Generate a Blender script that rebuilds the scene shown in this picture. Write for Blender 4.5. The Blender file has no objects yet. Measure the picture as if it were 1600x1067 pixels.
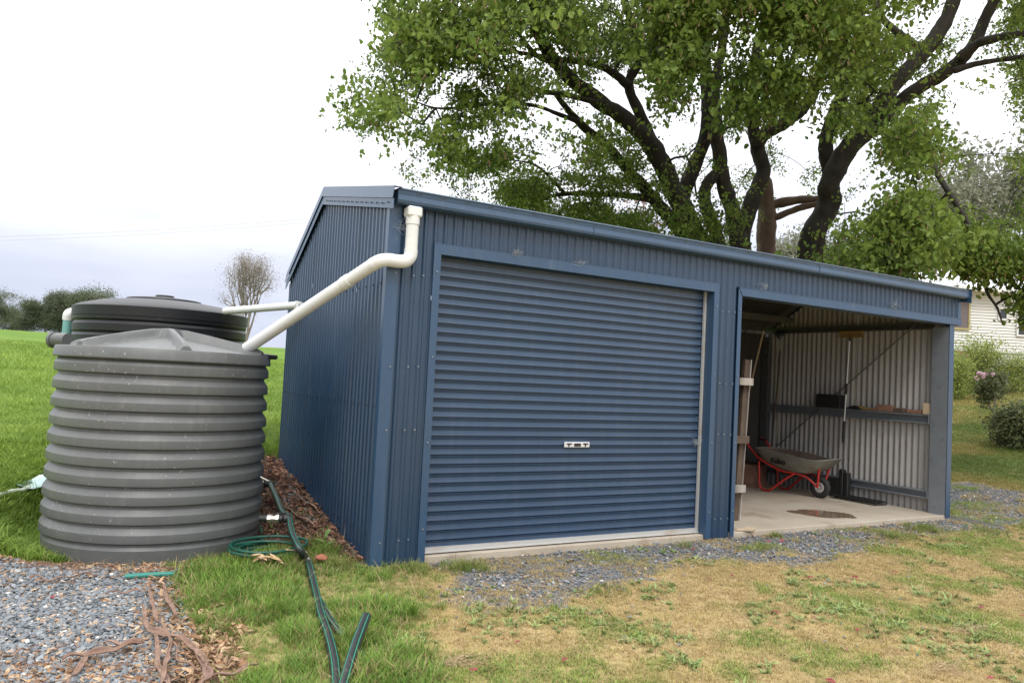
import bpy, bmesh, math, random
import numpy as np
from mathutils import Vector, Matrix, noise
from mathutils.kdtree import KDTree
random.seed(7); rng = np.random.RandomState(11)
sc = bpy.context.scene
PI = math.pi

# ------------------------------------------------------------------ camera
F, CAMX, CAMY, CAMZ, YAW, PIT, ROL = 1201.8, -2.3565, -6.2277, 1.6, .5264, .0472, .0505
fw = Vector((math.sin(YAW)*math.cos(PIT), math.cos(YAW)*math.cos(PIT), math.sin(PIT)))
rt = Vector((math.cos(YAW), -math.sin(YAW), 0)); up = rt.cross(fw)
r2 = math.cos(ROL)*rt + math.sin(ROL)*up; u2 = -math.sin(ROL)*rt + math.cos(ROL)*up
cd = bpy.data.cameras.new('camera'); cam = bpy.data.objects.new('camera', cd); sc.collection.objects.link(cam)
cd.sensor_width = 36; cd.lens = F*36/1600; cd.clip_start = .05; cd.clip_end = 3000
M = Matrix((r2, u2, -fw)).transposed().to_4x4(); M.translation = (CAMX, CAMY, CAMZ)
cam.matrix_world = M; sc.camera = cam
CAM = Vector((CAMX, CAMY, CAMZ))
# ------------------------------------------------------------------ sky, sun, exposure
w = bpy.data.worlds.new('World'); sc.world = w; w.use_nodes = True
nt = w.node_tree; nt.nodes.clear(); N = nt.nodes.new; Lk = nt.links.new
SUN_EL, SUN_AZ = math.radians(48), math.radians(205)     # sun azimuth, measured clockwise from +y
out = N('ShaderNodeOutputWorld'); bg = N('ShaderNodeBackground'); bg.inputs[1].default_value = .1
sky = N('ShaderNodeTexSky'); sky.sky_type = 'NISHITA'; sky.sun_disc = False
sky.sun_elevation = SUN_EL; sky.sun_rotation = SUN_AZ
bgc = N('ShaderNodeBackground'); bgc.inputs[1].default_value = 1.0
tc = N('ShaderNodeTexCoord'); sep = N('ShaderNodeSeparateXYZ'); Lk(tc.outputs['Generated'], sep.inputs[0])
# overcast cloud layer: zenith brighter than horizon, soft streaks low down
mp = N('ShaderNodeMapping'); mp.inputs['Scale'].default_value = (1.6, 1.6, 7); Lk(tc.outputs['Generated'], mp.inputs[0])
nz = N('ShaderNodeTexNoise'); nz.inputs['Scale'].default_value = 1.6; nz.inputs['Detail'].default_value = 5; nz.inputs['Roughness'].default_value = .5
Lk(mp.outputs[0], nz.inputs[0])
el = N('ShaderNodeMapRange'); el.inputs[1].default_value = 0; el.inputs[2].default_value = .46; el.inputs[3].default_value = 0; el.inputs[4].default_value = 1
Lk(sep.outputs[2], el.inputs[0])
ad = N('ShaderNodeMath'); ad.operation = 'MULTIPLY_ADD'; ad.inputs[1].default_value = 1.5; ad.inputs[2].default_value = -.78
Lk(nz.outputs[0], ad.inputs[0])
ad2 = N('ShaderNodeMath'); ad2.operation = 'ADD'; Lk(ad.outputs[0], ad2.inputs[0]); Lk(el.outputs[0], ad2.inputs[1])
cr = N('ShaderNodeValToRGB'); Lk(ad2.outputs[0], cr.inputs[0])
cr.color_ramp.elements[0].position = 0; cr.color_ramp.elements[0].color = (.58, .62, .76, 1)
cr.color_ramp.elements[1].position = 1; cr.color_ramp.elements[1].color = (1.0, 1.0, 1.0, 1)
e = cr.color_ramp.elements.new(.45); e.color = (.76, .785, .87, 1)
gain = N('ShaderNodeMapRange'); gain.inputs[1].default_value = .1; gain.inputs[2].default_value = .9; gain.inputs[3].default_value = 1.0; gain.inputs[4].default_value = 2.5
Lk(sep.outputs[2], gain.inputs[0]); Lk(cr.outputs[0], bgc.inputs[0]); Lk(gain.outputs[0], bgc.inputs[1])
mx = N('ShaderNodeMixShader'); mx.inputs[0].default_value = .95
Lk(sky.outputs[0], bg.inputs[0]); Lk(bg.outputs[0], mx.inputs[1]); Lk(bgc.outputs[0], mx.inputs[2]); Lk(mx.outputs[0], out.inputs[0])
sd = bpy.data.lights.new('sun', 'SUN'); sd.energy = .9; sd.angle = math.radians(14); sd.color = (1, .96, .9)
sun = bpy.data.objects.new('sun', sd); sc.collection.objects.link(sun)
sv = Vector((math.sin(SUN_AZ)*math.cos(SUN_EL), math.cos(SUN_AZ)*math.cos(SUN_EL), math.sin(SUN_EL)))
sun.rotation_euler = sv.to_track_quat('Z', 'Y').to_euler()
sc.view_settings.view_transform = 'Standard'; sc.view_settings.look = 'None'
sc.view_settings.gamma = 1; sc.view_settings.use_curve_mapping = False
sc.view_settings.exposure = .34
sc.render.engine = 'CYCLES'
sc.cycles.max_bounces = 7; sc.cycles.transparent_max_bounces = 6; sc.cycles.diffuse_bounces = 4

# ------------------------------------------------------------------ materials
MATS = {}
def mat(name, col, rough=.6, metal=0, spec=.5, var=.0, vscale=4, bump=0, bscale=60, col2=None, detail=4, stretch=(1, 1, 1), dirt=None, coat=0, specks=None, streak=None, dent=0):
    """principled material; colour mottled by object-space noise"""
    m = bpy.data.materials.new(name); m.use_nodes = True; MATS[name] = m
    t = m.node_tree; b = t.nodes['Principled BSDF']
    b.inputs['Base Color'].default_value = (*col, 1); b.inputs['Roughness'].default_value = rough
    b.inputs['Metallic'].default_value = metal; b.inputs['Specular IOR Level'].default_value = spec
    if coat: b.inputs['Coat Weight'].default_value = coat; b.inputs['Coat Roughness'].default_value = .25
    tcn = t.nodes.new('ShaderNodeTexCoord'); mpn = t.nodes.new('ShaderNodeMapping'); mpn.inputs['Scale'].default_value = stretch
    t.links.new(tcn.outputs['Object'], mpn.inputs[0])
    src = None
    if var or col2:
        n = t.nodes.new('ShaderNodeTexNoise'); n.inputs['Scale'].default_value = vscale; n.inputs['Detail'].default_value = detail
        n.inputs['Roughness'].default_value = .6
        t.links.new(mpn.outputs[0], n.inputs[0])
        r = t.nodes.new('ShaderNodeValToRGB'); t.links.new(n.outputs[0], r.inputs[0])
        r.color_ramp.elements[0].position = .3; r.color_ramp.elements[1].position = .7
        c2 = col2 or tuple(min(1, c*(1+var)) for c in col); c1 = col if col2 else tuple(c*(1-var) for c in col)
        r.color_ramp.elements[0].color = (*c1, 1); r.color_ramp.elements[1].color = (*c2, 1)
        src = r.outputs[0]
    if dirt:   # (colour, scale, threshold, strength)
        n = t.nodes.new('ShaderNodeTexNoise'); n.inputs['Scale'].default_value = dirt[1]; n.inputs['Detail'].default_value = 6
        t.links.new(mpn.outputs[0], n.inputs[0])
        r = t.nodes.new('ShaderNodeMapRange'); r.inputs[1].default_value = dirt[2]; r.inputs[2].default_value = dirt[2]+.12; r.inputs[4].default_value = dirt[3]
        t.links.new(n.outputs[0], r.inputs[0])
        x = t.nodes.new('ShaderNodeMixRGB'); t.links.new(r.outputs[0], x.inputs[0])
        if src: t.links.new(src, x.inputs[1])
        else: x.inputs[1].default_value = (*col, 1)
        x.inputs[2].default_value = (*dirt[0], 1); src = x.outputs[0]
    for kind_, arg in (('specks', specks), ('streak', streak)):
        if not arg: continue
        n = t.nodes.new('ShaderNodeTexNoise'); n.inputs['Scale'].default_value = arg[1] if kind_ == 'specks' else 1; n.inputs['Detail'].default_value = 3
        mp2 = t.nodes.new('ShaderNodeMapping'); mp2.inputs['Scale'].default_value = (1, 1, .8) if kind_ == 'specks' else (16, 16, 1.1); t.links.new(tcn.outputs['Object'], mp2.inputs[0]); t.links.new(mp2.outputs[0], n.inputs[0])
        r = t.nodes.new('ShaderNodeMapRange'); th = arg[2] if kind_ == 'specks' else .52; r.inputs[1].default_value = th; r.inputs[2].default_value = th+(.03 if kind_ == 'specks' else .22); r.inputs[4].default_value = .8 if kind_ == 'specks' else arg[1]
        t.links.new(n.outputs[0], r.inputs[0]); fac = r.outputs[0]
        if kind_ == 'specks':   # splashes gather in patches
            n2 = t.nodes.new('ShaderNodeTexNoise'); n2.inputs['Scale'].default_value = 1.7; t.links.new(tcn.outputs['Object'], n2.inputs[0]); r2_ = t.nodes.new('ShaderNodeMapRange'); r2_.inputs[1].default_value = .48; r2_.inputs[2].default_value = .62; t.links.new(n2.outputs[0], r2_.inputs[0])
            mu = t.nodes.new('ShaderNodeMath'); mu.operation = 'MULTIPLY'; t.links.new(fac, mu.inputs[0]); t.links.new(r2_.outputs[0], mu.inputs[1]); fac = mu.outputs[0]
        x = t.nodes.new('ShaderNodeMixRGB'); t.links.new(fac, x.inputs[0])
        if src: t.links.new(src, x.inputs[1])
        else: x.inputs[1].default_value = (*col, 1)
        x.inputs[2].default_value = (*arg[0], 1); src = x.outputs[0]
    if src: t.links.new(src, b.inputs['Base Color'])
    if dent:
        n = t.nodes.new('ShaderNodeTexNoise'); n.inputs['Scale'].default_value = 2.2; n.inputs['Detail'].default_value = 1.5; t.links.new(tcn.outputs['Object'], n.inputs[0])
        bp = t.nodes.new('ShaderNodeBump'); bp.inputs['Strength'].default_value = dent; bp.inputs['Distance'].default_value = .05
        t.links.new(n.outputs[0], bp.inputs['Height']); t.links.new(bp.outputs[0], b.inputs['Normal'])
    if bump:
        n = t.nodes.new('ShaderNodeTexNoise'); n.inputs['Scale'].default_value = bscale; n.inputs['Detail'].default_value = 5
        t.links.new(mpn.outputs[0], n.inputs[0])
        bp = t.nodes.new('ShaderNodeBump'); bp.inputs['Strength'].default_value = bump; bp.inputs['Distance'].default_value = .02
        t.links.new(n.outputs[0], bp.inputs['Height']); t.links.new(bp.outputs[0], b.inputs['Normal'])
    return m

def leafmat(name, c1, c2, attr='tint', trans=.35, rough=.5, seed=True):
    """foliage: colour between c1 and c2 by a per-leaf attribute, lets light through"""
    m = bpy.data.materials.new(name); m.use_nodes = True; MATS[name] = m
    t = m.node_tree; b = t.nodes['Principled BSDF']; o = t.nodes['Material Output']
    a = t.nodes.new('ShaderNodeAttribute'); a.attribute_name = attr; a.attribute_type = 'INSTANCER'
    a2 = t.nodes.new('ShaderNodeAttribute'); a2.attribute_name = 'lv'; a2.attribute_type = 'GEOMETRY'
    s = t.nodes.new('ShaderNodeMath'); s.operation = 'ADD'; t.links.new(a.outputs['Fac'], s.inputs[0]); t.links.new(a2.outputs['Fac'], s.inputs[1])
    r = t.nodes.new('ShaderNodeValToRGB'); t.links.new(s.outputs[0], r.inputs[0])
    r.color_ramp.elements[0].color = (*c1, 1); r.color_ramp.elements[1].color = (*c2, 1)
    t.links.new(r.outputs[0], b.inputs['Base Color']); b.inputs['Roughness'].default_value = rough; b.inputs['Specular IOR Level'].default_value = .35
    tr = t.nodes.new('ShaderNodeBsdfTranslucent'); t.links.new(r.outputs[0], tr.inputs[0])
    x = t.nodes.new('ShaderNodeMixShader'); x.inputs[0].default_value = trans
    t.links.new(b.outputs[0], x.inputs[1]); t.links.new(tr.outputs[0], x.inputs[2]); t.links.new(x.outputs[0], o.inputs[0])
    return m
def instmat(name, rough=.8, trans=0, spec=.3, mottle=0):
    """colour comes straight from the per-instance colour 'col'"""
    m = bpy.data.materials.new(name); m.use_nodes = True; MATS[name] = m
    t = m.node_tree; b = t.nodes['Principled BSDF']; o = t.nodes['Material Output']
    a = t.nodes.new('ShaderNodeAttribute'); a.attribute_name = 'col'; a.attribute_type = 'INSTANCER'
    src = a.outputs['Color']
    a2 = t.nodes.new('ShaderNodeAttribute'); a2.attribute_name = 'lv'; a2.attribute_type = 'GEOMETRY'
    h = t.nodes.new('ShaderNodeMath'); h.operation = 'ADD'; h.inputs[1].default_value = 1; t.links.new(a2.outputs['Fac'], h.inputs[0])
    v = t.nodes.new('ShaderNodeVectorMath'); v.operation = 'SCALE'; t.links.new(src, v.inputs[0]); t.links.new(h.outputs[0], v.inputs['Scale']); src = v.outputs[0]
    t.links.new(src, b.inputs['Base Color']); b.inputs['Roughness'].default_value = rough; b.inputs['Specular IOR Level'].default_value = spec
    if trans:
        tr = t.nodes.new('ShaderNodeBsdfTranslucent'); t.links.new(src, tr.inputs[0])
        x = t.nodes.new('ShaderNodeMixShader'); x.inputs[0].default_value = trans
        t.links.new(b.outputs[0], x.inputs[1]); t.links.new(tr.outputs[0], x.inputs[2]); t.links.new(x.outputs[0], o.inputs[0])
    return m

BLUE = mat('blue_steel', (.024, .064, .128), rough=.34, spec=.6, coat=.3, dent=.12, specks=((.22, .22, .22), 70, .71), streak=((.10, .13, .17), .16), var=.07, vscale=1.5, dirt=((.2, .24, .3), 9, .66, .15), stretch=(1, 1, .35))
BLUEW = mat('blue_wall_steel', (.015, .042, .086), rough=.34, spec=.55, coat=.3, dent=.12, specks=((.22, .22, .22), 70, .72), streak=((.08, .11, .15), .16), var=.08, vscale=1.2, dirt=((.16, .2, .26), 7, .66, .14), stretch=(1, 1, .3))
DOORM = mat('blue_roller_steel', (.027, .060, .116), rough=.31, spec=.55, coat=.3, dent=.2, specks=((.25, .24, .23), 80, .72), streak=((.12, .14, .17), .12), var=.06, vscale=2, dirt=((.25, .25, .27), 14, .68, .15), stretch=(.4, 1, 1))
DBACK = mat('shade_dark_back', (.05, .046, .042), rough=.8)  # inner faces coloured dark to stand in for interior shade
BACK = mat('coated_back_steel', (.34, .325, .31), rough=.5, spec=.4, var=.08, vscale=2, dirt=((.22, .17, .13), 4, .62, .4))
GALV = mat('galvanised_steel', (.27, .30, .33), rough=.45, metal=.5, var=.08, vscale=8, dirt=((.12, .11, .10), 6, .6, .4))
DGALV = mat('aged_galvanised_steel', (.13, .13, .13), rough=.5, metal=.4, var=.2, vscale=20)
CHROME = mat('bright_metal', (.70, .71, .73), rough=.3, metal=.45)
ALU = mat('pale_aluminium', (.55, .54, .52), rough=.45, metal=.35, dirt=((.42, .33, .25), 5, .55, .5), stretch=(.5, 1, 1))
CONC = mat('concrete', (.36, .30, .23), rough=.85, col2=(.47, .41, .33), vscale=1.3, bump=.15, bscale=40, dirt=((.22, .15, .10), 1.9, .56, .6))
WHITE = mat('white_plastic', (.68, .69, .68), rough=.38, spec=.5, var=.06, specks=((.25, .22, .18), 40, .68), dirt=((.50, .47, .40), 5, .64, .3))
TANKG = mat('grey_poly', (.104, .109, .107), rough=.42, spec=.5, var=.08, specks=((.38, .37, .35), 46, .665), streak=((.18, .175, .165), .22), vscale=2.5, dirt=((.17, .155, .14), 5, .6, .3), stretch=(1, 1, 1.5))
TANKK = mat('black_poly', (.010, .011, .013), rough=.42, spec=.45, var=.15, vscale=2, dirt=((.08, .08, .08), 6, .64, .35))
BLACK = mat('black_plastic', (.018, .018, .018), rough=.5)
RUBBER = mat('tyre_rubber', (.022, .022, .022), rough=.75)
RED = mat('red_paint', (.48, .03, .022), rough=.4, spec=.5, var=.12, vscale=8, dirt=((.16, .04, .03), 14, .62, .5))
TRAYM = mat('dull_grey_tray', (.24, .235, .20), rough=.55, metal=.2, var=.15, vscale=5, dirt=((.14, .10, .07), 6, .55, .6))
TRAYIN = mat('rusty_tray_inside', (.10, .065, .045), rough=.8, col2=(.17, .12, .09), vscale=6)
OLDW = mat('weathered_white_timber', (.52, .48, .43), rough=.85, col2=(.17, .14, .12), vscale=5, bump=.4, bscale=30, stretch=(1, 1, .25))
DARKW = mat('dark_timber', (.07, .045, .032), rough=.85, col2=(.12, .085, .06), vscale=6, bump=.3)
PALEW = mat('pale_timber', (.42, .31, .20), rough=.8, col2=(.52, .41, .28), vscale=7, stretch=(1, 1, .2), bump=.15)
BRICKM = mat('brick_clay', (.19, .10, .065), rough=.9, col2=(.27, .15, .10), vscale=15, bump=.3)
TEAL = mat('teal_pipe', (.16, .36, .34), rough=.4, var=.08)
GREENH = mat('green_hose', (.008, .075, .052), rough=.38, var=.15, vscale=12)
POLY = mat('black_pipe', (.02, .024, .024), rough=.42, var=.2, vscale=10, dirt=((.13, .11, .09), 14, .6, .4))
STRIPE = mat('green_stripe', (.02, .22, .14), rough=.5)
BARKM = mat('shed_bark', (.15, .080, .055), rough=.85, col2=(.30, .20, .15), vscale=14, bump=.4, bscale=30)
TRUNK = mat('oak_bark', (.026, .022, .019), rough=.95, col2=(.055, .047, .041), vscale=7, bump=.9, bscale=14, stretch=(1, 1, .45), dirt=((.15, .15, .14), 12, .66, .5))
TRUNK2 = mat('smooth_bark', (.10, .065, .05), rough=.9, col2=(.16, .11, .085), vscale=4, bump=.5)
LIMBG = mat('grey_bark', (.17, .13, .11), rough=.9, col2=(.28, .23, .2), vscale=3)
LOGM = mat('log_wood', (.15, .075, .05), rough=.9, col2=(.26, .14, .10), vscale=7, bump=.6)
ORANGE = mat('orange_stone', (.27, .09, .05), rough=.9, col2=(.38, .15, .09), vscale=10, bump=.3)
STONEW = mat('pale_stone', (.45, .36, .3), rough=.8, col2=(.55, .46, .4), vscale=10, bump=.3)
YELLOW = mat('yellow_brush', (.30, .19, .05), rough=.7, var=.1)
CREAMW = mat('white_weatherboard', (.72, .71, .68), rough=.6, var=.04, vscale=1)
ROOFW = mat('white_roof_steel', (.80, .82, .86), rough=.4, var=.03)
TRIMC = mat('cream_trim', (.42, .36, .17), rough=.6)
GLASS = mat('window_glass', (.03, .035, .04), rough=.08, spec=.8)
CURTAIN = mat('window_screen', (.16, .13, .13), rough=.7)
CLOTH = mat('pale_blue_cloth', (.50, .66, .70), rough=.9, var=.1, vscale=6)
ROPE = mat('white_hose', (.62, .66, .60), rough=.7, var=.2, vscale=20)
REDLEAF = mat('red_leaf', (.22, .030, .040), rough=.6, var=.3, vscale=20)
TANLEAF = mat('tan_leaf', (.46, .30, .15), rough=.7, col2=(.60, .44, .27), vscale=12)
BRASS = mat('fitting_metal', (.62, .58, .52), rough=.3, metal=.9)
WEB = mat('grey_web', (.32, .33, .34), rough=.9)

# ------------------------------------------------------------------ mesh helpers
col = sc.collection
class MB:
    def __init__(s): s.v = []; s.f = []; s.mi = []
    def add(s, vs, fs, mi=0):
        o = len(s.v); s.v += [tuple(p) for p in vs]; s.f += [tuple(i+o for i in f) for f in fs]; s.mi += [mi]*len(fs)
    def box(s, x0, y0, z0, x1, y1, z1, mi=0, M=None):
        vs = [Vector((x, y, z)) for z in (z0, z1) for y in (y0, y1) for x in (x0, x1)]
        if M is not None: vs = [M @ v for v in vs]
        s.add(vs, [(0, 2, 3, 1), (4, 5, 7, 6), (0, 1, 5, 4), (2, 6, 7, 3), (0, 4, 6, 2), (1, 3, 7, 5)], mi)
    def bar(s, a, b, w, h, upv=(0, 0, 1), mi=0):
        a = Vector(a); b = Vector(b); d = (b-a); L = d.length; d.normalize(); u = Vector(upv)
        x = d.cross(u); x.normalize(); z = x.cross(d)
        Mx = Matrix((x, d, z)).transposed().to_4x4(); Mx.translation = a
        s.box(-w/2, 0, -h/2, w/2, L, h/2, mi, Mx)
    def tube(s, pts, rad, n=10, mi=0, cap=True):
        pts = [Vector(p) for p in pts]; R = rad if hasattr(rad, '__len__') else [rad]*len(pts)
        vs = []; fs = []; ref = None
        for i, p in enumerate(pts):
            d = (pts[min(i+1, len(pts)-1)]-pts[max(i-1, 0)]).normalized()
            if ref is None:
                ref = d.orthogonal().normalized()
            ref = (ref-d*ref.dot(d)).normalized(); q = d.cross(ref)
            for k in range(n):
                a = 2*PI*k/n; vs.append(p+(ref*math.cos(a)+q*math.sin(a))*R[i])
        for i in range(len(pts)-1):
            for k in range(n):
                fs.append((i*n+k, i*n+(k+1) % n, (i+1)*n+(k+1) % n, (i+1)*n+k))
        if cap:
            fs.append(tuple(range(n))[::-1]); fs.append(tuple(range((len(pts)-1)*n, len(pts)*n)))
        s.add(vs, fs, mi)
    def lathe(s, prof, n=96, c=(0, 0), mi=0, a0=0):
        vs = []; fs = []; m = len(prof)
        for k in range(n):
            a = a0+2*PI*k/n
            for r, z in prof: vs.append((c[0]+r*math.cos(a), c[1]+r*math.sin(a), z))
        for k in range(n):
            for j in range(m-1):
                k2 = (k+1) % n; fs.append((k*m+j, k2*m+j, k2*m+j+1, k*m+j+1))
        s.add(vs, fs, mi)
    def prism(s, poly, mi=0, axis='x', a=0, b=1):
        n = len(poly)
        f = {'x': lambda t, p: (t, p[0], p[1]), 'y': lambda t, p: (p[0], t, p[1]), 'z': lambda t, p: (p[0], p[1], t)}[axis]
        vs = [f(a, p) for p in poly]+[f(b, p) for p in poly]
        s.add(vs, [tuple(range(n))[::-1], tuple(range(n, 2*n))]+[(i, (i+1) % n, n+(i+1) % n, n+i) for i in range(n)], mi)
    def build(s, name, mats, parent=None, smooth=False, bevel=0, loc=None, auto=None):
        me = bpy.data.meshes.new(name); me.from_pydata(s.v, [], s.f)
        for m in (mats if isinstance(mats, (list, tuple)) else [mats]): me.materials.append(m)
        if any(s.mi): me.polygons.foreach_set('material_index', s.mi)
        if smooth: me.polygons.foreach_set('use_smooth', [True]*len(me.polygons))
        o = bpy.data.objects.new(name, me); col.objects.link(o)
        if parent is not None:
            o.parent = parent
            M_ = WM.get(parent.name, Matrix.Identity(4)); o.matrix_parent_inverse = M_.inverted()
        WM[o.name] = Matrix.Identity(4)
        if loc is not None:       # geometry given in world space; put the origin at loc
            L = Vector(loc); me.transform(Matrix.Translation(-L))
            o.matrix_parent_inverse = Matrix.Identity(4)
            pl = WM.get(parent.name, Matrix.Identity(4)).translation if parent is not None else Vector()
            o.location = L-pl; WM[o.name] = Matrix.Translation(L)

        bm = bmesh.new(); bm.from_mesh(me); bmesh.ops.recalc_face_normals(bm, faces=bm.faces)
        if auto:
            for e in bm.edges:
                if len(e.link_faces) == 2 and e.calc_face_angle(0) > auto: e.smooth = False
        bm.to_mesh(me); bm.free()
        if bevel:
            b = o.modifiers.new('bevel', 'BEVEL'); b.width = bevel; b.segments = 1; b.limit_method = 'ANGLE'
        return o
WM = {}
def tag(o, label=None, cat=None, group=None, kind=None):
    if label: o['label'] = label
    if cat: o['category'] = cat
    if group: o['group'] = group
    if kind: o['kind'] = kind
    return o
def thing(name, label, cat, loc=(0, 0, 0), group=None):
    o = bpy.data.objects.new(name, None); col.objects.link(o); o.location = loc; o.empty_display_size = .2
    WM[o.name] = Matrix.Translation(Vector(loc)); return tag(o, label, cat, group)
def smooth_path(pts, n=8):
    pts = [Vector(p) for p in pts]; P = [pts[0]*2-pts[1]]+pts+[pts[-1]*2-pts[-2]]; o = []
    for i in range(1, len(P)-2):
        for k in range(n):
            t = k/n; a, b, c, d = P[i-1], P[i], P[i+1], P[i+2]
            o.append(.5*((2*b)+(c-a)*t+(2*a-5*b+4*c-d)*t*t+(3*b-3*c+d-a)*t**3))
    o.append(pts[-1]); return o

# ------------------------------------------------------------------ terrain
def sstep(a, b, x):
    t = np.clip((x-a)/(b-a), 0, 1); return t*t*(3-2*t)
def noise2(x, y, s, seed=0):
    """cheap smooth value noise, vectorised"""
    x = np.asarray(x, float)*s+seed*17.31; y = np.asarray(y, float)*s+seed*9.7
    xi = np.floor(x); yi = np.floor(y); fx = x-xi; fy = y-yi; fx = fx*fx*(3-2*fx); fy = fy*fy*(3-2*fy)
    def h(a, b):
        v = np.sin(a*127.1+b*311.7+seed*7.7)*43758.5453; return v-np.floor(v)
    return (h(xi, yi)*(1-fx)+h(xi+1, yi)*fx)*(1-fy)+(h(xi, yi+1)*(1-fx)+h(xi+1, yi+1)*fx)*fy
def fbm(x, y, s, seed=0, o=4):
    v = 0; a = .5; t = 0
    for i in range(o): v = v+a*noise2(x, y, s*2**i, seed+i); t += a; a *= .5
    return v/t
TKX, TKY, TKR = -1.525, 1.517, .885
def ground(x, y):
    x = np.asarray(x, float); y = np.asarray(y, float)
    g = .155*np.clip(y, 0, 4)+.036*np.clip(y-4, 0, 110)
    foot = (x > 0.0) & (x < 8.5) & (y < 3.45)
    a = np.where(foot, 0, g)*(1-sstep(8.45, 10.0, x)*sstep(20, 5, y))
    u = np.clip((x-8.9)/.8, -20, 20); sp = np.where(u > 15, u, np.log1p(np.exp(np.clip(u, -20, 15))))*.8
    sp = np.where((x-8.9)/.8 >= 20, x-8.9, sp)
    b = .14*np.minimum(sp, 40)*sstep(-3.2, 1.0, y+.0*x)
    b = np.where(foot, 0, b)
    h = np.maximum(a, b)
    # level pad under the near tank
    r = np.hypot(x-TKX, y-TKY); h = h*sstep(1.0, 1.5, r) if False else np.where(y < 3.2, h*sstep(.98, 1.55, r), h)
    und = (fbm(x, y, .55, 3)-.5)*.05*sstep(.6, 2.5, np.abs(y-.3)+(x < -3)*2)
    bumps = (fbm(x, y, 5, 8)-.5)*.02
    far = (fbm(x, y, .03, 5)-.5)*.7*sstep(15, 60, np.hypot(x, y))
    out = -.062+h+und+bumps+far
    return np.where((x > 0.02) & (x < 8.47) & (y > .02) & (y < 3.43), -.12, out)
def gz(x, y): return float(ground(x, y))
def site(px, py, dz=0):
    """ground point seen from the camera station on the bearing of photo pixel px,py"""
    d = fw+r2*((px-800)/F)-u2*((py-533.5)/F); t = 2.0
    while t < 300:
        p = CAM+d*t
        if p.z < gz(p.x, p.y)+dz: break
        t += .02 if t < 15 else .25
    return Vector((p.x, p.y, gz(p.x, p.y)+dz))
def at(px, py, Z):
    return CAM+(fw+r2*((px-800)/F)-u2*((py-533.5)/F))*Z
def inpoly(poly, x, y):
    x = np.asarray(x); r = np.zeros(x.shape, bool); n = len(poly)
    for i in range(n):
        x0, y0 = poly[i]; x1, y1 = poly[(i+1) % n]
        c = ((y0 > y) != (y1 > y)) & (x < (x1-x0)*(y-y0)/(y1-y0+1e-12)+x0); r ^= c
    return r
def warp(x, y, a, s=2.2, seed=0):
    return x+(fbm(x, y, s, 20+seed)-.5)*a*2, y+(fbm(x, y, s, 40+seed)-.5)*a*2
GRAV_L = [(-3.6, .62), (-2.11, .60), (-1.85, .35), (-1.66, -.2), (-1.66, -.9), (-1.72, -1.4), (-1.95, -2.3), (-3.6, -2.3)]
GRAV_F = [(.55, .02), (8.8, .02), (9.2, .6), (11, .9), (11, .1), (8.9, -.75), (7.6, -.62), (6.2, -.75), (5.14, -1.05), (3.9, -1.25), (3.3, -.75), (2.3, -.95), (1.5, -1.25), (.9, -1.5), (.35, -1.35), (.12, -1.15), (.55, -.6)]
GRAV_S = [(-.75, .95), (0, .05), (0, 3.3), (-.5, 3.3), (-.62, 2.2)]
LUSH = [(-.62, -2.9), (-.45, -1.7), (.05, -1.2), (.18, -.1), (-.02, .12), (-.35, .62), (-.9, .62), (-1.42, .42), (-1.45, -.4), (-1.38, -1.0), (-1.48, -1.9), (-1.6, -3)]
LITTER = [(-4, 1.15), (-2.4, .86), (-1.2, .62), (-1.35, .2), (-1.3, -.9), (-1.36, -2.4), (-3.5, -2.4), (-3.4, -1.45), (-2.5, -1.45), (-1.85, -1.3), (-1.72, -.2), (-1.9, .45), (-2.3, .62), (-4, .70)]
def zones(x, y, dith=.07):
    """gravel, lush grass, litter weights at ground points"""
    wx, wy = warp(x, y, .22); wx = wx+rng.normal(0, dith, np.shape(x)); wy = wy+rng.normal(0, dith, np.shape(x)); wx2, wy2 = warp(x, y, .16, 4, 3); wx2 = wx2+rng.normal(0, dith*.6, np.shape(x)); wy2 = wy2+rng.normal(0, dith*.6, np.shape(x))
    gl = inpoly(GRAV_L, wx2, wy2); gf = inpoly(GRAV_F, wx, np.minimum(wy, np.where(y < .0, wy, 0.3))) | ((x > .5) & (x < 8.5) & (y < .02) & (y > -.25) & (fbm(x, y, 1.7, 5) > .36))
    thin = fbm(x, y, 1.8, 12); gf = gf & ((thin > .33) | (y > -.5)) & (y < 1.3)
    gs = inpoly(GRAV_S, x, y)
    lush = inpoly(LUSH, wx, wy); lit = inpoly(LITTER, wx2, wy2)
    field = (x < -.9) & (y > .75+.25*np.abs(x+1.6)*0) & (y > 0.9) | (y > 3.4) & (x < 8.5) | (y > 14) | (x < -3.2) & (y > .9)
    return gl, gf, gs, lush, lit, field
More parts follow.
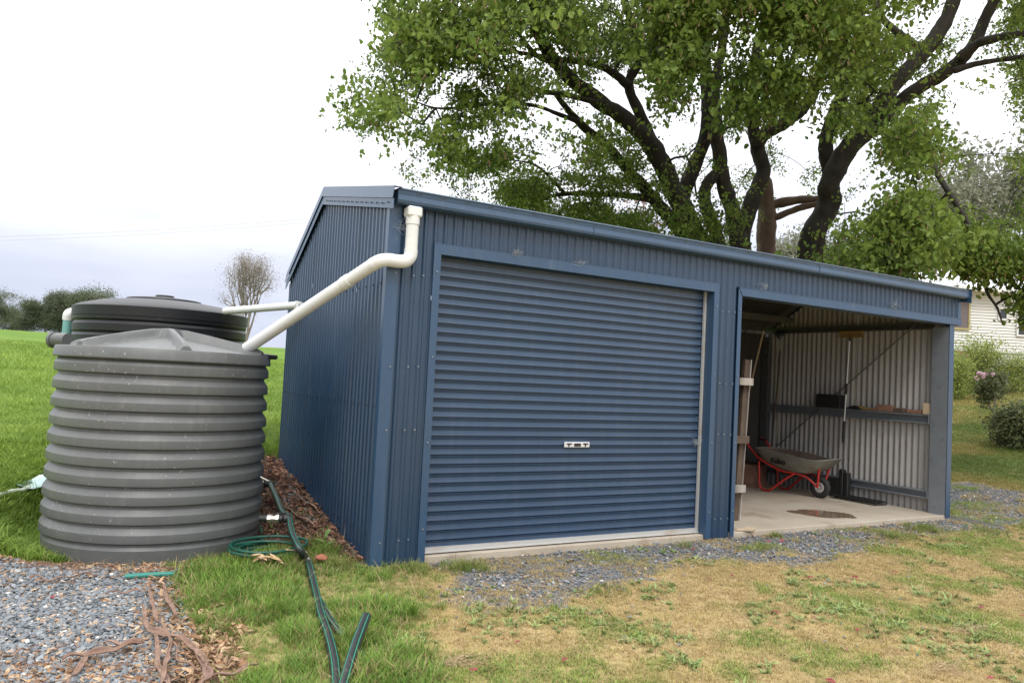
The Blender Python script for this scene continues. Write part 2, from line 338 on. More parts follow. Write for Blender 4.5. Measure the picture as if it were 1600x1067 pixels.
def build_ground():
    def axis(segs):
        a = []
        for (s, e_, n) in segs: a += list(np.linspace(s, e_, n, endpoint=False))
        return np.array(a+[segs[-1][1]])
    xs = axis([(-600, -60, 14), (-60, -12, 24), (-12, -3.5, 34), (-3.5, 0, 60), (0, .02, 1), (.02, 8.48, 130), (8.48, 8.5, 1), (8.5, 13, 50), (13, 40, 54), (40, 120, 20), (120, 700, 14)])
    ys = axis([(-120, -12, 10), (-12, -4, 14), (-4, 0, 70), (0, .02, 1), (.02, 3.43, 50), (3.43, 3.46, 1), (3.46, 8, 40), (8, 40, 60), (40, 150, 36), (150, 900, 16)])
    X, Y = np.meshgrid(xs, ys); Z = ground(X, Y); nx, ny = len(xs), len(ys)
    v = np.stack([X.ravel(), Y.ravel(), Z.ravel()], 1)
    i = np.arange(nx*ny).reshape(ny, nx); f = np.stack([i[:-1, :-1], i[:-1, 1:], i[1:, 1:], i[1:, :-1]], -1).reshape(-1, 4)
    me = bpy.data.meshes.new('ground'); me.from_pydata(v.tolist(), [], f.tolist())
    gl, gf, gs, lush, lit, field = zones(X.ravel(), Y.ravel())
    c = np.zeros((nx*ny, 4), np.float32); c[:, 0] = gl | gf; c[:, 1] = np.where(field, 1, 0)+np.where(lush & ~field, .28, 0); c[:, 2] = lit | gs; c[:, 3] = 1
    ca = me.color_attributes.new('zone', 'FLOAT_COLOR', 'POINT'); ca.data.foreach_set('color', c.ravel())
    me.polygons.foreach_set('use_smooth', [True]*len(me.polygons))
    m = bpy.data.materials.new('earth_and_turf'); m.use_nodes = True; t = m.node_tree; b = t.nodes['Principled BSDF']; b.inputs['Roughness'].default_value = .95; b.inputs['Specular IOR Level'].default_value = .15
    n_ = t.nodes.new; l_ = t.links.new; g = n_('ShaderNodeNewGeometry')
    def nz_(s, d=5):
        n = n_('ShaderNodeTexNoise'); n.inputs['Scale'].default_value = s; n.inputs['Detail'].default_value = d; n.inputs['Roughness'].default_value = .65; l_(g.outputs['Position'], n.inputs[0]); return n.outputs[0]
    def ramp(src, stops):
        r = n_('ShaderNodeValToRGB'); l_(src, r.inputs[0])
        r.color_ramp.elements[0].position = stops[0][0]; r.color_ramp.elements[0].color = (*stops[0][1], 1)
        r.color_ramp.elements[1].position = stops[-1][0]; r.color_ramp.elements[1].color = (*stops[-1][1], 1)
        for p, c_ in stops[1:-1]: e_ = r.color_ramp.elements.new(p); e_.color = (*c_, 1)
        return r.outputs[0]
    def mix(fac, a, b_):
        x = n_('ShaderNodeMixRGB'); l_(fac, x.inputs[0]); l_(a, x.inputs[1]); l_(b_, x.inputs[2]); return x.outputs[0]
    lawn = ramp(nz_(1.1, 8), [(.3, (.27, .26, .08)), (.46, (.43, .34, .16)), (.6, (.52, .40, .22)), (.75, (.38, .31, .14))])
    lawn2 = ramp(nz_(45, 3), [(.3, (.45, .40, .32)), (.7, (1, 1, 1))])
    mm = n_('ShaderNodeMixRGB'); mm.blend_type = 'MULTIPLY'; mm.inputs[0].default_value = .75; l_(lawn, mm.inputs[1]); l_(lawn2, mm.inputs[2]); lawn = mm.outputs[0]
    fld = ramp(nz_(.22, 8), [(.3, (.085, .165, .024)), (.5, (.125, .22, .032)), (.7, (.17, .245, .042))])
    fld2 = ramp(nz_(7, 6), [(.3, (.6, .6, .55)), (.7, (1.1, 1.1, 1.0))])
    mm = n_('ShaderNodeMixRGB'); mm.blend_type = 'MULTIPLY'; mm.inputs[0].default_value = .7; l_(fld, mm.inputs[1]); l_(fld2, mm.inputs[2]); fld = mm.outputs[0]
    grv = ramp(nz_(60, 4), [(.3, (.09, .09, .095)), (.6, (.19, .185, .185)), (.8, (.27, .21, .16))])
    ltr = ramp(nz_(25, 5), [(.3, (.05, .030, .022)), (.55, (.13, .08, .055)), (.75, (.25, .17, .12))])
    a = n_('ShaderNodeAttribute'); a.attribute_name = 'zone'; s = n_('ShaderNodeSeparateColor'); l_(a.outputs['Color'], s.inputs[0])
    c_ = mix(s.outputs[1], lawn, fld); c_ = mix(s.outputs[2], c_, ltr); c_ = mix(s.outputs[0], c_, grv); l_(c_, b.inputs['Base Color'])
    bp = n_('ShaderNodeBump'); bp.inputs['Strength'].default_value = .6; bp.inputs['Distance'].default_value = .03; l_(nz_(30, 6), bp.inputs['Height']); l_(bp.outputs[0], b.inputs['Normal'])
    me.materials.append(m); o = bpy.data.objects.new('ground', me); col.objects.link(o); o['kind'] = 'structure'
build_ground()

# ------------------------------------------------------------------ scatter (one 'stuff' object per kind of cover)
def proto(name, v, f, m, lv=None, mi=None):
    me = bpy.data.meshes.new(name+'_mesh'); me.from_pydata([tuple(p) for p in v], [], f)
    for q in (m if isinstance(m, list) else [m]): me.materials.append(q)
    if lv is not None:
        a = me.attributes.new('lv', 'FLOAT', 'POINT'); a.data.foreach_set('value', np.array(lv, np.float32))
    if mi is not None: me.polygons.foreach_set('material_index', mi)
    return bpy.data.objects.new(name, me)
def scatter(name, pos, rot, scl, idx, protos, label=None, parent=None, tint=None, colr=None, kind='stuff', cat=None):
    n = len(pos); me = bpy.data.meshes.new(name); me.vertices.add(n); me.vertices.foreach_set('co', np.asarray(pos, np.float32).ravel())
    def at_(nm, ty, d, k='value'):
        a = me.attributes.new(nm, ty, 'POINT'); a.data.foreach_set(k, np.asarray(d).ravel())
    at_('rot', 'FLOAT_VECTOR', np.asarray(rot, np.float32), 'vector'); at_('scl', 'FLOAT_VECTOR', np.asarray(scl, np.float32), 'vector'); at_('idx', 'INT', np.asarray(idx, np.int32))
    if tint is not None: at_('tint', 'FLOAT', np.asarray(tint, np.float32))
    if colr is not None:
        c = np.ones((n, 4), np.float32); c[:, :3] = colr; at_('col', 'FLOAT_COLOR', c, 'color')
    o = bpy.data.objects.new(name, me); col.objects.link(o)
    if parent is not None: o.parent = parent; o.matrix_parent_inverse = WM[parent.name].inverted()
    if kind: o['kind'] = kind
    if label: o['label'] = label
    if cat: o['category'] = cat
    g = bpy.data.node_groups.new(name+'_spread', 'GeometryNodeTree'); g.interface.new_socket('Geometry', in_out='INPUT', socket_type='NodeSocketGeometry'); g.interface.new_socket('Geometry', in_out='OUTPUT', socket_type='NodeSocketGeometry')
    A = g.nodes.new; L = g.links.new; gi = A('NodeGroupInput'); go = A('NodeGroupOutput')
    gti = A('GeometryNodeGeometryToInstance')
    for p in reversed(protos):
        oi = A('GeometryNodeObjectInfo'); oi.inputs[0].default_value = p; oi.inputs['As Instance'].default_value = True; L(oi.outputs['Geometry'], gti.inputs[0])
    iop = A('GeometryNodeInstanceOnPoints'); iop.inputs['Pick Instance'].default_value = True
    def na(nm, ty):
        x = A('GeometryNodeInputNamedAttribute'); x.data_type = ty; x.inputs[0].default_value = nm; return x.outputs[0]
    e2r = A('FunctionNodeEulerToRotation'); L(na('rot', 'FLOAT_VECTOR'), e2r.inputs[0])
    L(gi.outputs[0], iop.inputs['Points']); 
    # each object as its own instance: join the object infos
    jn = A('GeometryNodeJoinGeometry')
    for l in list(g.links):
        if l.to_node == gti: fs = l.from_socket; g.links.remove(l); L(fs, jn.inputs[0])
    g.nodes.remove(gti)
    L(jn.outputs[0], iop.inputs['Instance']); L(na('idx', 'INT'), iop.inputs['Instance Index']); L(e2r.outputs[0], iop.inputs['Rotation']); L(na('scl', 'FLOAT_VECTOR'), iop.inputs['Scale'])
    L(iop.outputs[0], go.inputs[0]); md = o.modifiers.new('spread', 'NODES'); md.node_group = g
    return o

# --- proto shapes
def tuft(n, h, spread, lean, wd, seed, segs=2):
    r = random.Random(seed); v = []; f = []; lv = []
    for i in range(n):
        a = r.uniform(0, 2*PI); d = r.uniform(0, spread); bx, by = d*math.cos(a), d*math.sin(a); b = r.uniform(0, 2*PI)
        hh = h*r.uniform(.45, 1); ln = hh*lean*r.uniform(.2, 1.3); w_ = wd*r.uniform(.6, 1.2); px, py = -math.sin(b)*w_/2, math.cos(b)*w_/2; t_ = r.uniform(-.25, .25)
        o = len(v)
        for s in range(segs):
            t = s/segs; x = bx+math.cos(b)*ln*t*t; y = by+math.sin(b)*ln*t*t; z = hh*(t-.18*lean*t*t)
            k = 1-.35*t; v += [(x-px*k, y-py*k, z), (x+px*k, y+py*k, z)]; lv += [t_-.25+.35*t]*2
        v.append((bx+math.cos(b)*ln, by+math.sin(b)*ln, hh*(1-.18*lean))); lv.append(t_+.15)
        for s in range(segs-1): f.append((o+2*s, o+2*s+1, o+2*s+3, o+2*s+2))
        f.append((o+2*segs-2, o+2*segs-1, o+2*segs))
    return v, f, lv
def rock(seed):
    r = random.Random(seed); bm = bmesh.new(); bmesh.ops.create_icosphere(bm, subdivisions=1, radius=.5)
    for v_ in bm.verts: v_.co = v_.co*r.uniform(.7, 1.15)
    for k in range(3):
        nrm = Vector((r.uniform(-1, 1), r.uniform(-1, 1), r.uniform(-1, 1))).normalized(); d = r.uniform(.25, .38)
        for v_ in bm.verts:
            q = v_.co.dot(nrm)
            if q > d: v_.co -= nrm*(q-d)
    bm.verts.ensure_lookup_table(); v = [v_.co.copy() for v_ in bm.verts]; f = [tuple(x.index for x in fc.verts) for fc in bm.faces]; bm.free(); return v, f
def leafshape(kind, seed):
    r = random.Random(seed)
    if kind == 'gum':   # dry narrow curled leaf
        n = 5; v = []; f = []
        for i in range(n+1):
            t = i/n; w_ = .17*math.sin(PI*min(1, t*.9+.06)); z = .12*math.sin(PI*t)*r.uniform(.5, 1.3); y = .12*math.sin(t*2.5)
            v += [(t-.5, y-w_, z+.03), (t-.5, y, z-.02), (t-.5, y+w_, z+.04)]
        for i in range(n): 
            for k in range(2): f.append((3*i+k, 3*i+3+k, 3*i+4+k, 3*i+1+k))
        return v, f
def lobed(drop, r, s=1):
    """one lobed leaf hanging from its stalk, folded a little along the midrib; base at origin, along +x then drooping"""
    pts = [(0, 0), (.12, .24), (.34, .20), (.42, .46), (.62, .30), (.82, .34), (1.05, 0)]
    v = []; up_ = r.uniform(.08, .3)
    for x, y in pts: v.append((x*s, y*s, (-drop*x*x+up_*y)*s))
    for x, y in pts[1:-1]: v.append((x*s, -y*s, (-drop*x*x+up_*y)*s))
    # 0..6 one side incl tip, 7..11 other side
    f = [(0, 1, 2), (0, 2, 4, 6), (2, 3, 4), (4, 5, 6), (0, 8, 7), (0, 6, 10, 8), (8, 10, 9), (10, 6, 11)]
    return v, f
def cluster(n, size, rad, seed, seeds=0, flat=.6):
    """spray of leaves round a twig end"""
    r = random.Random(seed); V = []; Fc = []; lv = []; mi = []
    for i in range(n):
        v, f = lobed(r.uniform(.1, .7), r, size*r.uniform(.6, 1.15)); a = r.uniform(0, 2*PI)
        p = Vector((r.gauss(0, 1)*rad*.6, r.gauss(0, 1)*rad*.6, r.gauss(0, 1)*rad*.6*flat))
        R = Matrix.Rotation(a, 3, 'Z') @ Matrix.Rotation(r.uniform(-.2, 1.0), 3, 'Y') @ Matrix.Rotation(r.gauss(0, .5), 3, 'X'); o = len(V); t_ = r.uniform(-.3, .3)
        V += [R @ Vector(q)+p for q in v]; Fc += [tuple(k+o for k in q) for q in f]; lv += [t_]*len(v); mi += [0]*len(f)
    for i in range(seeds):
        p = Vector((r.gauss(0, 1)*rad*.4, r.gauss(0, 1)*rad*.4, -rad*.5)); o = len(V); l = size*r.uniform(.5, 1.2); b = size*.06
        V += [p+Vector(q) for q in ((-b, 0, 0), (b, 0, 0), (b*.7, b, -l), (-b*.7, -b, -l))]; Fc.append((o, o+1, o+2, o+3)); lv += [0]*4; mi.append(1)
    return V, Fc, lv, mi
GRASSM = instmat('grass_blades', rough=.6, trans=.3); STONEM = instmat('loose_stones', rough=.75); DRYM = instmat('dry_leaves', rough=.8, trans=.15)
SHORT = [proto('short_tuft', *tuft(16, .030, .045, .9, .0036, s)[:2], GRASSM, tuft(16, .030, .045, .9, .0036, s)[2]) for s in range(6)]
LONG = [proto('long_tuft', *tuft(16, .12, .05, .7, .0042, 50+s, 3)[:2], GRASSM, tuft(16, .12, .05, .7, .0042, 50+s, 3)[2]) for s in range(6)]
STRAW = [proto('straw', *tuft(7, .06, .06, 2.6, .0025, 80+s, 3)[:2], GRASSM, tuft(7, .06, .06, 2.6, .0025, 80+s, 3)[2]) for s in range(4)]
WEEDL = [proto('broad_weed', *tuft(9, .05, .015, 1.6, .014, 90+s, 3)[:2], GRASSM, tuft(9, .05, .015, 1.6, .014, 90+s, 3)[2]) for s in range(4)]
ROCKS = [proto('stone', *rock(s), STONEM) for s in range(8)]
GUML = [proto('leaf', *leafshape('gum', s), DRYM) for s in range(5)]
def frame_pts(n, zmin, zmax, pxmin=-40, pxmax=1640, power=1.0):
    """ground points spread evenly over the part of the ground the photograph covers, between two distances"""
    Z = np.sqrt(rng.uniform(zmin**2, zmax**2, n)) if power == 1 else zmin*(zmax/zmin)**rng.uniform(0, 1, n)
    px = rng.uniform(pxmin, pxmax, n); t = np.array([math.sin(YAW), math.cos(YAW)]); q = np.array([math.cos(YAW), -math.sin(YAW)])
    s = Z*(px-800)/F; return CAMX+Z*t[0]+s*q[0], CAMY+Z*t[1]+s*q[1]
def outside(x, y, m=.03):
    inshed = (x > -m) & (x < 8.5+m) & (y > -m*.3) & (y < 3.5)
    tank = np.hypot(x-TKX, y-TKY) < TKR+.01; tank2 = np.hypot(x+1.25, y-4.9) < 1.15
    return ~(inshed | tank | tank2)
def eul(n, tilt=.2):
    return np.stack([rng.normal(0, tilt, n), rng.normal(0, tilt, n), rng.uniform(0, 2*PI, n)], 1)
def mixc(t, a, b): t = np.clip(t, 0, 1)[:, None]; return np.array(a)*(1-t)+np.array(b)*t
PIPEPX = [(468, 858), (487, 890), (493, 925), (501, 960), (514, 1000), (523, 1040), (526, 1080)]
def cover():
    # lawn, short and half dry
    x, y = frame_pts(95000, 3.7, 13); gl, gf, gs, lush, lit, field = zones(x, y)
    keep = outside(x, y) & ~gl & ~gs & ~field & (~lit | (rng.rand(len(x)) < .10)) & (~gf | (rng.rand(len(x)) < np.where((fbm(x, y, 2.4, 41) > .50) | (x < 1.2) & (y < -.9), .7, .06))) & (~lush | (rng.rand(len(x)) < .4))
    x, y = x[keep], y[keep]; n = len(x)
    g = fbm(x, y, 1.4, 31)*.6+fbm(x, y, 4.5, 33)*.4; gr = np.clip((g-.51)*7+.18*(x > 3.5)+.1*(y > 0)+.3*(np.hypot(x+.2, y+2.6) < .7), 0, 1)
    cc = mixc(rng.rand(n), (.60, .445, .235), (.42, .345, .135)); cg = mixc(rng.rand(n), (.19, .28, .065), (.33, .39, .10))
    c = cc*(1-gr[:, None])+cg*gr[:, None]; c *= rng.uniform(.75, 1.25, (n, 1)); s = rng.uniform(.7, 1.25, n)*(1+.35*gr)
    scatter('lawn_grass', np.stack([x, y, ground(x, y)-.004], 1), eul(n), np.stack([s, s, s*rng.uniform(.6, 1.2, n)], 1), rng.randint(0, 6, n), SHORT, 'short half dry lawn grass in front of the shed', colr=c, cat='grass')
    # straw
    x, y = frame_pts(9000, 3.7, 10); gl, gf, gs, lush, lit, field = zones(x, y); k = outside(x, y) & ~gl & ~field & (rng.rand(len(x)) < np.where(gf | gs, .25, .7)); x, y = x[k], y[k]; n = len(x)
    s = rng.uniform(.6, 1.5, n)
    scatter('straw_wisps', np.stack([x, y, ground(x, y)], 1), eul(n, .5), np.stack([s]*3, 1), rng.randint(0, 4, n), STRAW, 'pale dead grass stalks lying through the lawn', colr=mixc(rng.rand(n), (.55, .42, .24), (.36, .25, .13)), cat='straw')
    # lush grass round the pipes, field grass behind
    x, y = frame_pts(30000, 3.7, 9, -40, 720); gl, gf, gs, lush, lit, field = zones(x, y)
    k = outside(x, y) & lush; x, y = x[k], y[k]; d = fbm(x, y, 2.2, 61); k = rng.rand(len(x)) < np.clip((d-.30)*5, .6, 1); x, y, d = x[k], y[k], d[k]; n = len(x)
    pd = np.full(n, 9.); 
    for a_, b_ in zip(PIPEPX, PIPEPX[1:]):
        A_, B_ = site(*a_), site(*b_); v_ = np.array([B_.x-A_.x, B_.y-A_.y]); t_ = np.clip(((x-A_.x)*v_[0]+(y-A_.y)*v_[1])/(v_@v_), 0, 1); pd = np.minimum(pd, np.hypot(x-A_.x-t_*v_[0], y-A_.y-t_*v_[1]))
    s = rng.uniform(.45, 1.1, n)*np.clip(.55+(d-.4)*3, .5, 1.3)*np.clip(.25+pd/.16, .25, 1); yel = rng.rand(n)
    c = mixc(yel, (.10, .20, .03), (.23, .34, .06)); dead = rng.rand(n) < .16; c[dead] = mixc(rng.rand(dead.sum()), (.45, .36, .18), (.30, .22, .1))
    scatter('tall_grass', np.stack([x, y, ground(x, y)-.005], 1), eul(n, .15), np.stack([s*1.1, s*1.1, s], 1), rng.randint(0, 6, n), LONG, 'lush green grass round the pipes left of the shed', colr=c, cat='grass')
    x1, y1 = frame_pts(60000, 6.2, 13, -60, 520); x2, y2 = frame_pts(70000, 13, 42, -60, 520, 2)
    x = np.concatenate([x1, x2]); y = np.concatenate([y1, y2]); gl, gf, gs, lush, lit, field = zones(x, y); k = outside(x, y) & field & ~gl & ~lit & (rng.rand(len(x)) < np.where(gs, 0, 1)); x, y = x[k], y[k]; n = len(x)
    dd = np.hypot(x-CAMX, y-CAMY); t_ = fbm(x, y, .5, 71)*.5+fbm(x, y, 2.5, 72)*.5; s = rng.uniform(.6, 1.2, n)*(.75+t_*.8)*np.clip(dd/11, 1, 2.6)
    c = mixc(np.clip((t_-.35)*3, 0, 1)*.7+rng.rand(n)*.3, (.15, .255, .04), (.28, .38, .065))
    scatter('field_grass', np.stack([x, y, ground(x, y)-.01], 1), eul(n, .15), np.stack([s*1.3, s*1.3, s*.85], 1), rng.randint(0, 6, n), LONG, 'bright green pasture grass behind the tanks', colr=c, cat='grass')
    # right-hand lawn slope
    x, y = frame_pts(70000, 9, 34, 1440, 1640); k = outside(x, y) & (x > 8.6); x, y = x[k], y[k]; gl, gf, gs, lush, lit, field = zones(x, y); k = ~gf; x, y = x[k], y[k]; n = len(x)
    dd = np.hypot(x-CAMX, y-CAMY); g = fbm(x, y, .8, 91); s = rng.uniform(.7, 1.3, n)*np.clip(dd/11, 1, 2.2)
    c = mixc(np.clip((g-.36)*3.4, 0, 1), (.17, .235, .055), (.34, .30, .10))*rng.uniform(.8, 1.2, (n, 1))
    scatter('slope_grass', np.stack([x, y, ground(x, y)-.004], 1), eul(n), np.stack([s*1.3, s*1.3, s], 1), rng.randint(0, 6, n), SHORT, 'mown lawn rising towards the white house', colr=c, cat='grass')
    # broad-leafed weeds in the lawn
    x, y = frame_pts(9000, 3.7, 10); gl, gf, gs, lush, lit, field = zones(x, y); d = fbm(x, y, 1.6, 101); k = outside(x, y) & ~gl & ~field & ~lit & (d > .56) & (~gf | (rng.rand(len(x)) < .12)); x, y = x[k], y[k]; n = len(x); s = rng.uniform(.5, 1.3, n)
    scatter('lawn_weeds', np.stack([x, y, ground(x, y)], 1), eul(n, .2), np.stack([s]*3, 1), rng.randint(0, 4, n), WEEDL, 'flat green weeds in patches through the lawn', colr=mixc(rng.rand(n), (.18, .26, .085), (.30, .37, .14)), cat='weeds')
    # tufts at the slab edge and the post foot
    P = []
    for cx, cy, r_, m_ in ((.75, -.28, .17, 110), (7.2, -.42, .20, 130), (6.3, -.62, .22, 70), (4.75, -.16, .05, 25), (8.0, -.75, .2, 40), (.3, -.2, .15, 60), (-.25, .1, .16, 90), (4.1, -.55, .15, 20), (3.3, -.22, .1, 14), (-1.05, .66, .25, 60), (-.55, 3.0, .25, 90), (1.45, -1.35, .15, 22)):
        for i in range(m_): P.append((cx+random.gauss(0, r_*.6), cy+random.gauss(0, r_*.5)))
    P = np.array(P); k = outside(P[:, 0], P[:, 1], .03); P = P[k]; n = len(P); s = rng.uniform(.4, 1.05, n)
    scatter('slab_edge_grass', np.stack([P[:, 0], P[:, 1], ground(P[:, 0], P[:, 1])-.005], 1), eul(n, .2), np.stack([s]*3, 1), rng.randint(0, 6, n), LONG, 'green grass tufts along the concrete slab edge', colr=mixc(rng.rand(n), (.12, .21, .04), (.34, .32, .11)), cat='grass')
    # gravel
    def stones(name, x, y, smin, smax, label, dz=0, warm=.12):
        n = len(x); s = rng.uniform(0, 1, n)**2*(smax-smin)+smin; z = ground(x, y)+s*.12+dz*rng.rand(n)
        c = mixc(rng.rand(n), (.12, .135, .148), (.25, .268, .282))*rng.uniform(.75, 1.2, (n, 1)); wm = rng.rand(n) < warm; c[wm] = mixc(rng.rand(wm.sum()), (.34, .22, .13), (.42, .32, .24)); lt = rng.rand(n) < .02; c[lt] = (.6, .56, .5)
        scatter(name, np.stack([x, y, z], 1), eul(n, .35), np.stack([s*rng.uniform(.8, 1.5, n), s, s*rng.uniform(.28, .55, n)], 1), rng.randint(0, 8, n), ROCKS, label, colr=c, cat='gravel')
    x, y = frame_pts(62000, 3.7, 7.4, -60, 330); gl, gf, gs, lush, lit, field = zones(x, y); k = gl & outside(x, y) | lit & outside(x, y) & (rng.rand(len(x)) < .14); stones('slate_gravel', x[k], y[k], .014, .046, 'loose grey slate gravel in front of the near tank', .022)
    x, y = frame_pts(60000, 5.0, 12.6, 560, 1640); gl, gf, gs, lush, lit, field = zones(x, y); k = gf & outside(x, y, .0) & ((fbm(x, y, 2.4, 41) < .50) | (rng.rand(len(x)) < .35)) | (rng.rand(len(x)) < .012) & outside(x, y) & ~field; stones('gravel_strip', x[k], y[k], .014, .042, 'grey gravel strip along the front of the shed', .012)
    x, y = frame_pts(16000, 6, 10.5, 380, 620); gl, gf, gs, lush, lit, field = zones(x, y); k = gs & outside(x, y); stones('wall_foot_gravel', x[k], y[k], .014, .036, 'dark gravel between tank and shed wall', .01)
    # dead leaves and bark crumbs
    def leaves(name, x, y, smin, smax, label, ca, cb, dz=.012):
        n = len(x); s = rng.uniform(smin, smax, n); c = mixc(rng.rand(n), ca, cb)*rng.uniform(.6, 1.2, (n, 1))
        scatter(name, np.stack([x, y, ground(x, y)+dz+rng.rand(n)*dz], 1), eul(n, .45), np.stack([s, s*rng.uniform(.5, 1.1, n), s], 1), rng.randint(0, 5, n), GUML, label, colr=c, cat='leaf litter')
    x, y = frame_pts(30000, 3.7, 8, -60, 420); gl, gf, gs, lush, lit, field = zones(x, y); k = outside(x, y) & (lit & (rng.rand(len(x)) < .42) | gl & (rng.rand(len(x)) < .03) | lush & (rng.rand(len(x)) < .03)); leaves('fallen_leaf_litter', x[k], y[k], .03, .085, 'tan and orange fallen leaves beside the slate gravel', (.30, .15, .08), (.60, .44, .28), .012)
    x, y = frame_pts(15000, 6, 11, 380, 640); gl, gf, gs, lush, lit, field = zones(x, y); k = outside(x, y) & gs & (rng.rand(len(x)) < .75); leaves('wall_foot_litter', x[k], y[k], .03, .10, 'red brown dead leaves and bark along the side wall', (.10, .045, .035), (.36, .20, .13), .02)
    x, y = frame_pts(5000, 5, 12, 700, 1640); gl, gf, gs, lush, lit, field = zones(x, y); k = outside(x, y) & ((x > 5.6) & gf & (rng.rand(len(x)) < .5) | (rng.rand(len(x)) < .04) & ~field); leaves('strip_litter', x[k], y[k], .025, .07, 'brown bark and leaf crumbs in the gravel by the open bay', (.30, .15, .09), (.52, .38, .25))
cover()
# ------------------------------------------------------------------ corrugated sheet helper
PROF = [(0, 0), (.16, 0), (.30, 1), (.50, 1), (.64, 0), (1, 0)]       # one rib: (share of pitch, rise)
PROF_IN = [(0, .5), (.12, .85), (.25, 1), (.38, .85), (.5, .5), (.62, .15), (.75, 0), (.88, .15), (1, .5)]
def sheet(name, parent, u0, u1, fz0, fz1, place, mats, pitch=.095, amp=.016, prof=PROF, gap=.0012, phase=0, nv=1):
    """corrugated sheet: u runs across the ribs, place(u, v, n) gives the world point; outer face mats[0], inner face mats[1]"""
    us = []; k0 = math.floor(u0/pitch)-1
    k = k0
    while k*pitch < u1+pitch:
        for s, h in prof[:-1]:
            u = (k+s)*pitch+phase
            if u0 < u < u1: us.append((u, h*amp))
        k += 1
    def hh(u):
        t = ((u-phase)/pitch) % 1
        for (a, b), (c, d) in zip(prof, prof[1:]):
            if a <= t <= c: return (b+(d-b)*(t-a)/(c-a+1e-9))*amp
        return 0
    us = [(u0, hh(u0))]+us+[(u1, hh(u1))]
    m = MB()
    for side in (0, 1):
        vs = []; fs = []
        for u, h in us:
            for j in range(nv+1):
                t = j/nv; vs.append(place(u, fz0(u)*(1-t)+fz1(u)*t, h-(gap if side else 0)))
        for i in range(len(us)-1):
            for j in range(nv):
                a = i*(nv+1)+j; fs.append((a, a+nv+1, a+nv+2, a+1))
        m.add(vs, fs, side)
    me_o = m.build(name, mats, parent)
    return me_o
# ================================================================== THE SHED
D, WX = 3.40, 8.43
RY, RZ, BZ = 1.96, 3.44, 2.63     # ridge line, rear eave height
def roofz(y): return 3.075+(RZ-3.075)*y/RY if y < RY else RZ+(BZ-RZ)*(y-RY)/(D-.05-RY)
slab = MB(); slab.box(.03, .004, -.30, 8.40, D+.02, 0)
so = slab.build('floor', CONC, bevel=.006); so['kind'] = 'structure'
pud = bpy.data.materials.new('puddle_water'); pud.use_nodes = True; pb_ = pud.node_tree.nodes['Principled BSDF']; pb_.inputs['Base Color'].default_value = (.19, .135, .09, 1); pb_.inputs['Roughness'].default_value = .10
m = MB(); ring = []
for i in range(40):
    a = 2*PI*i/40; r = 1+.16*math.sin(2*a+1)+.09*math.sin(5*a)
    ring.append((6.52+.33*r*math.cos(a)-.0*math.sin(a), .58+.36*r*math.sin(a)-.25*r*math.cos(a)*.6, .004))
m.add(ring, [tuple(range(40))]); po = m.build('puddle', pud); tag(po, kind='structure')

shed = thing('shed', 'blue corrugated steel shed with a closed roller door and an open bay', 'shed', (0, 0, 0))
def part(mb, name, mats, parent=shed, **k): return mb.build(name, mats, parent, **k)
# side wall (left), sheet by sheet
SW = .76
u = 0.02; i = 0
while u < D-.06:
    u1 = min(u+SW, D-.055)
    def pl_(a, v, h, i=i): return (-.004-h*.75-(.0025 if i % 2 else 0), a, v)
    cuts = [u, u1] if not (u < RY < u1) else [u, RY, u1]
    o = sheet('wall_sheet', shed, u, u1, lambda a: -.10, lambda a: roofz(max(0, min(a, D-.06)))-.02, pl_, (BLUEW, BACK))
    u = u1; i += 1
# rear wall, plain back face, and right end wall
for k in range(11):
    a0 = .02+k*.765; a1 = min(a0+.765, 8.42)
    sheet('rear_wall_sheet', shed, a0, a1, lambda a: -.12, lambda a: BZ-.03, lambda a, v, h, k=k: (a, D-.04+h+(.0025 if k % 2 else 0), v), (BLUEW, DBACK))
i = 0; u = .01
while u < D-.06:
    u1 = min(u+SW, D-.055)
    sheet('end_wall_sheet', shed, u, u1, lambda a: -.06, lambda a: roofz(max(0, min(a, D-.06)))-.02, lambda a, v, h, i=i: (WX+.010+h+(.0025 if i % 2 else 0), a, v), (BLUEW, BACK), prof=PROF_IN, amp=.027)
    u = u1; i += 1
# partition between the garage and the open bay: its dark colour stands in for the shade inside
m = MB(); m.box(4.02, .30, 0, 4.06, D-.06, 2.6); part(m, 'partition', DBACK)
# front wall: pier sheets and header sheets
def front(u0, u1, z0, z1, nm='front_sheet', off=0):
    return sheet(nm, shed, u0, u1, lambda a: z0, lambda a: z1, lambda a, v, h: (a, -.004-h-off, v), (BLUEW, BACK))
front(.085, .405, -.05, 3.05)
for k, (a, b) in enumerate(((.405, 1.165), (1.165, 1.925), (1.925, 2.685), (2.685, 3.445), (3.445, 3.80))): front(a, b, 2.75, 3.05, off=.0025*(k % 2 == 0))
front(3.866, 4.165, -.045, 3.05)
front(3.80, 3.866, 2.75, 3.05, off=.0025)
for k in range(6):
    a = 4.165+k*.73; front(a, min(a+.73, 8.50), 2.745, 3.05, off=.0025*(k % 2))
# corner flashings
m = MB(); m.box(-.025, -.026, -.055, .085, -.0225, 3.05); m.box(-.026, -.0225, -.055, -.0225, .05, 3.04); part(m, 'corner_flashing', BLUE)
m = MB(); m.box(8.50, -.027, 2.745, 8.565, -.003, 3.05); m.box(8.562, -.003, 2.66, 8.566, .07, 3.05); part(m, 'corner_flashing', BLUE)
m = MB(); m.box(8.335, -.012, -.03, 8.445, -.008, 2.665); m.box(8.441, -.008, -.03, 8.445, .06, 2.665); part(m, 'corner_flashing', BLUE)
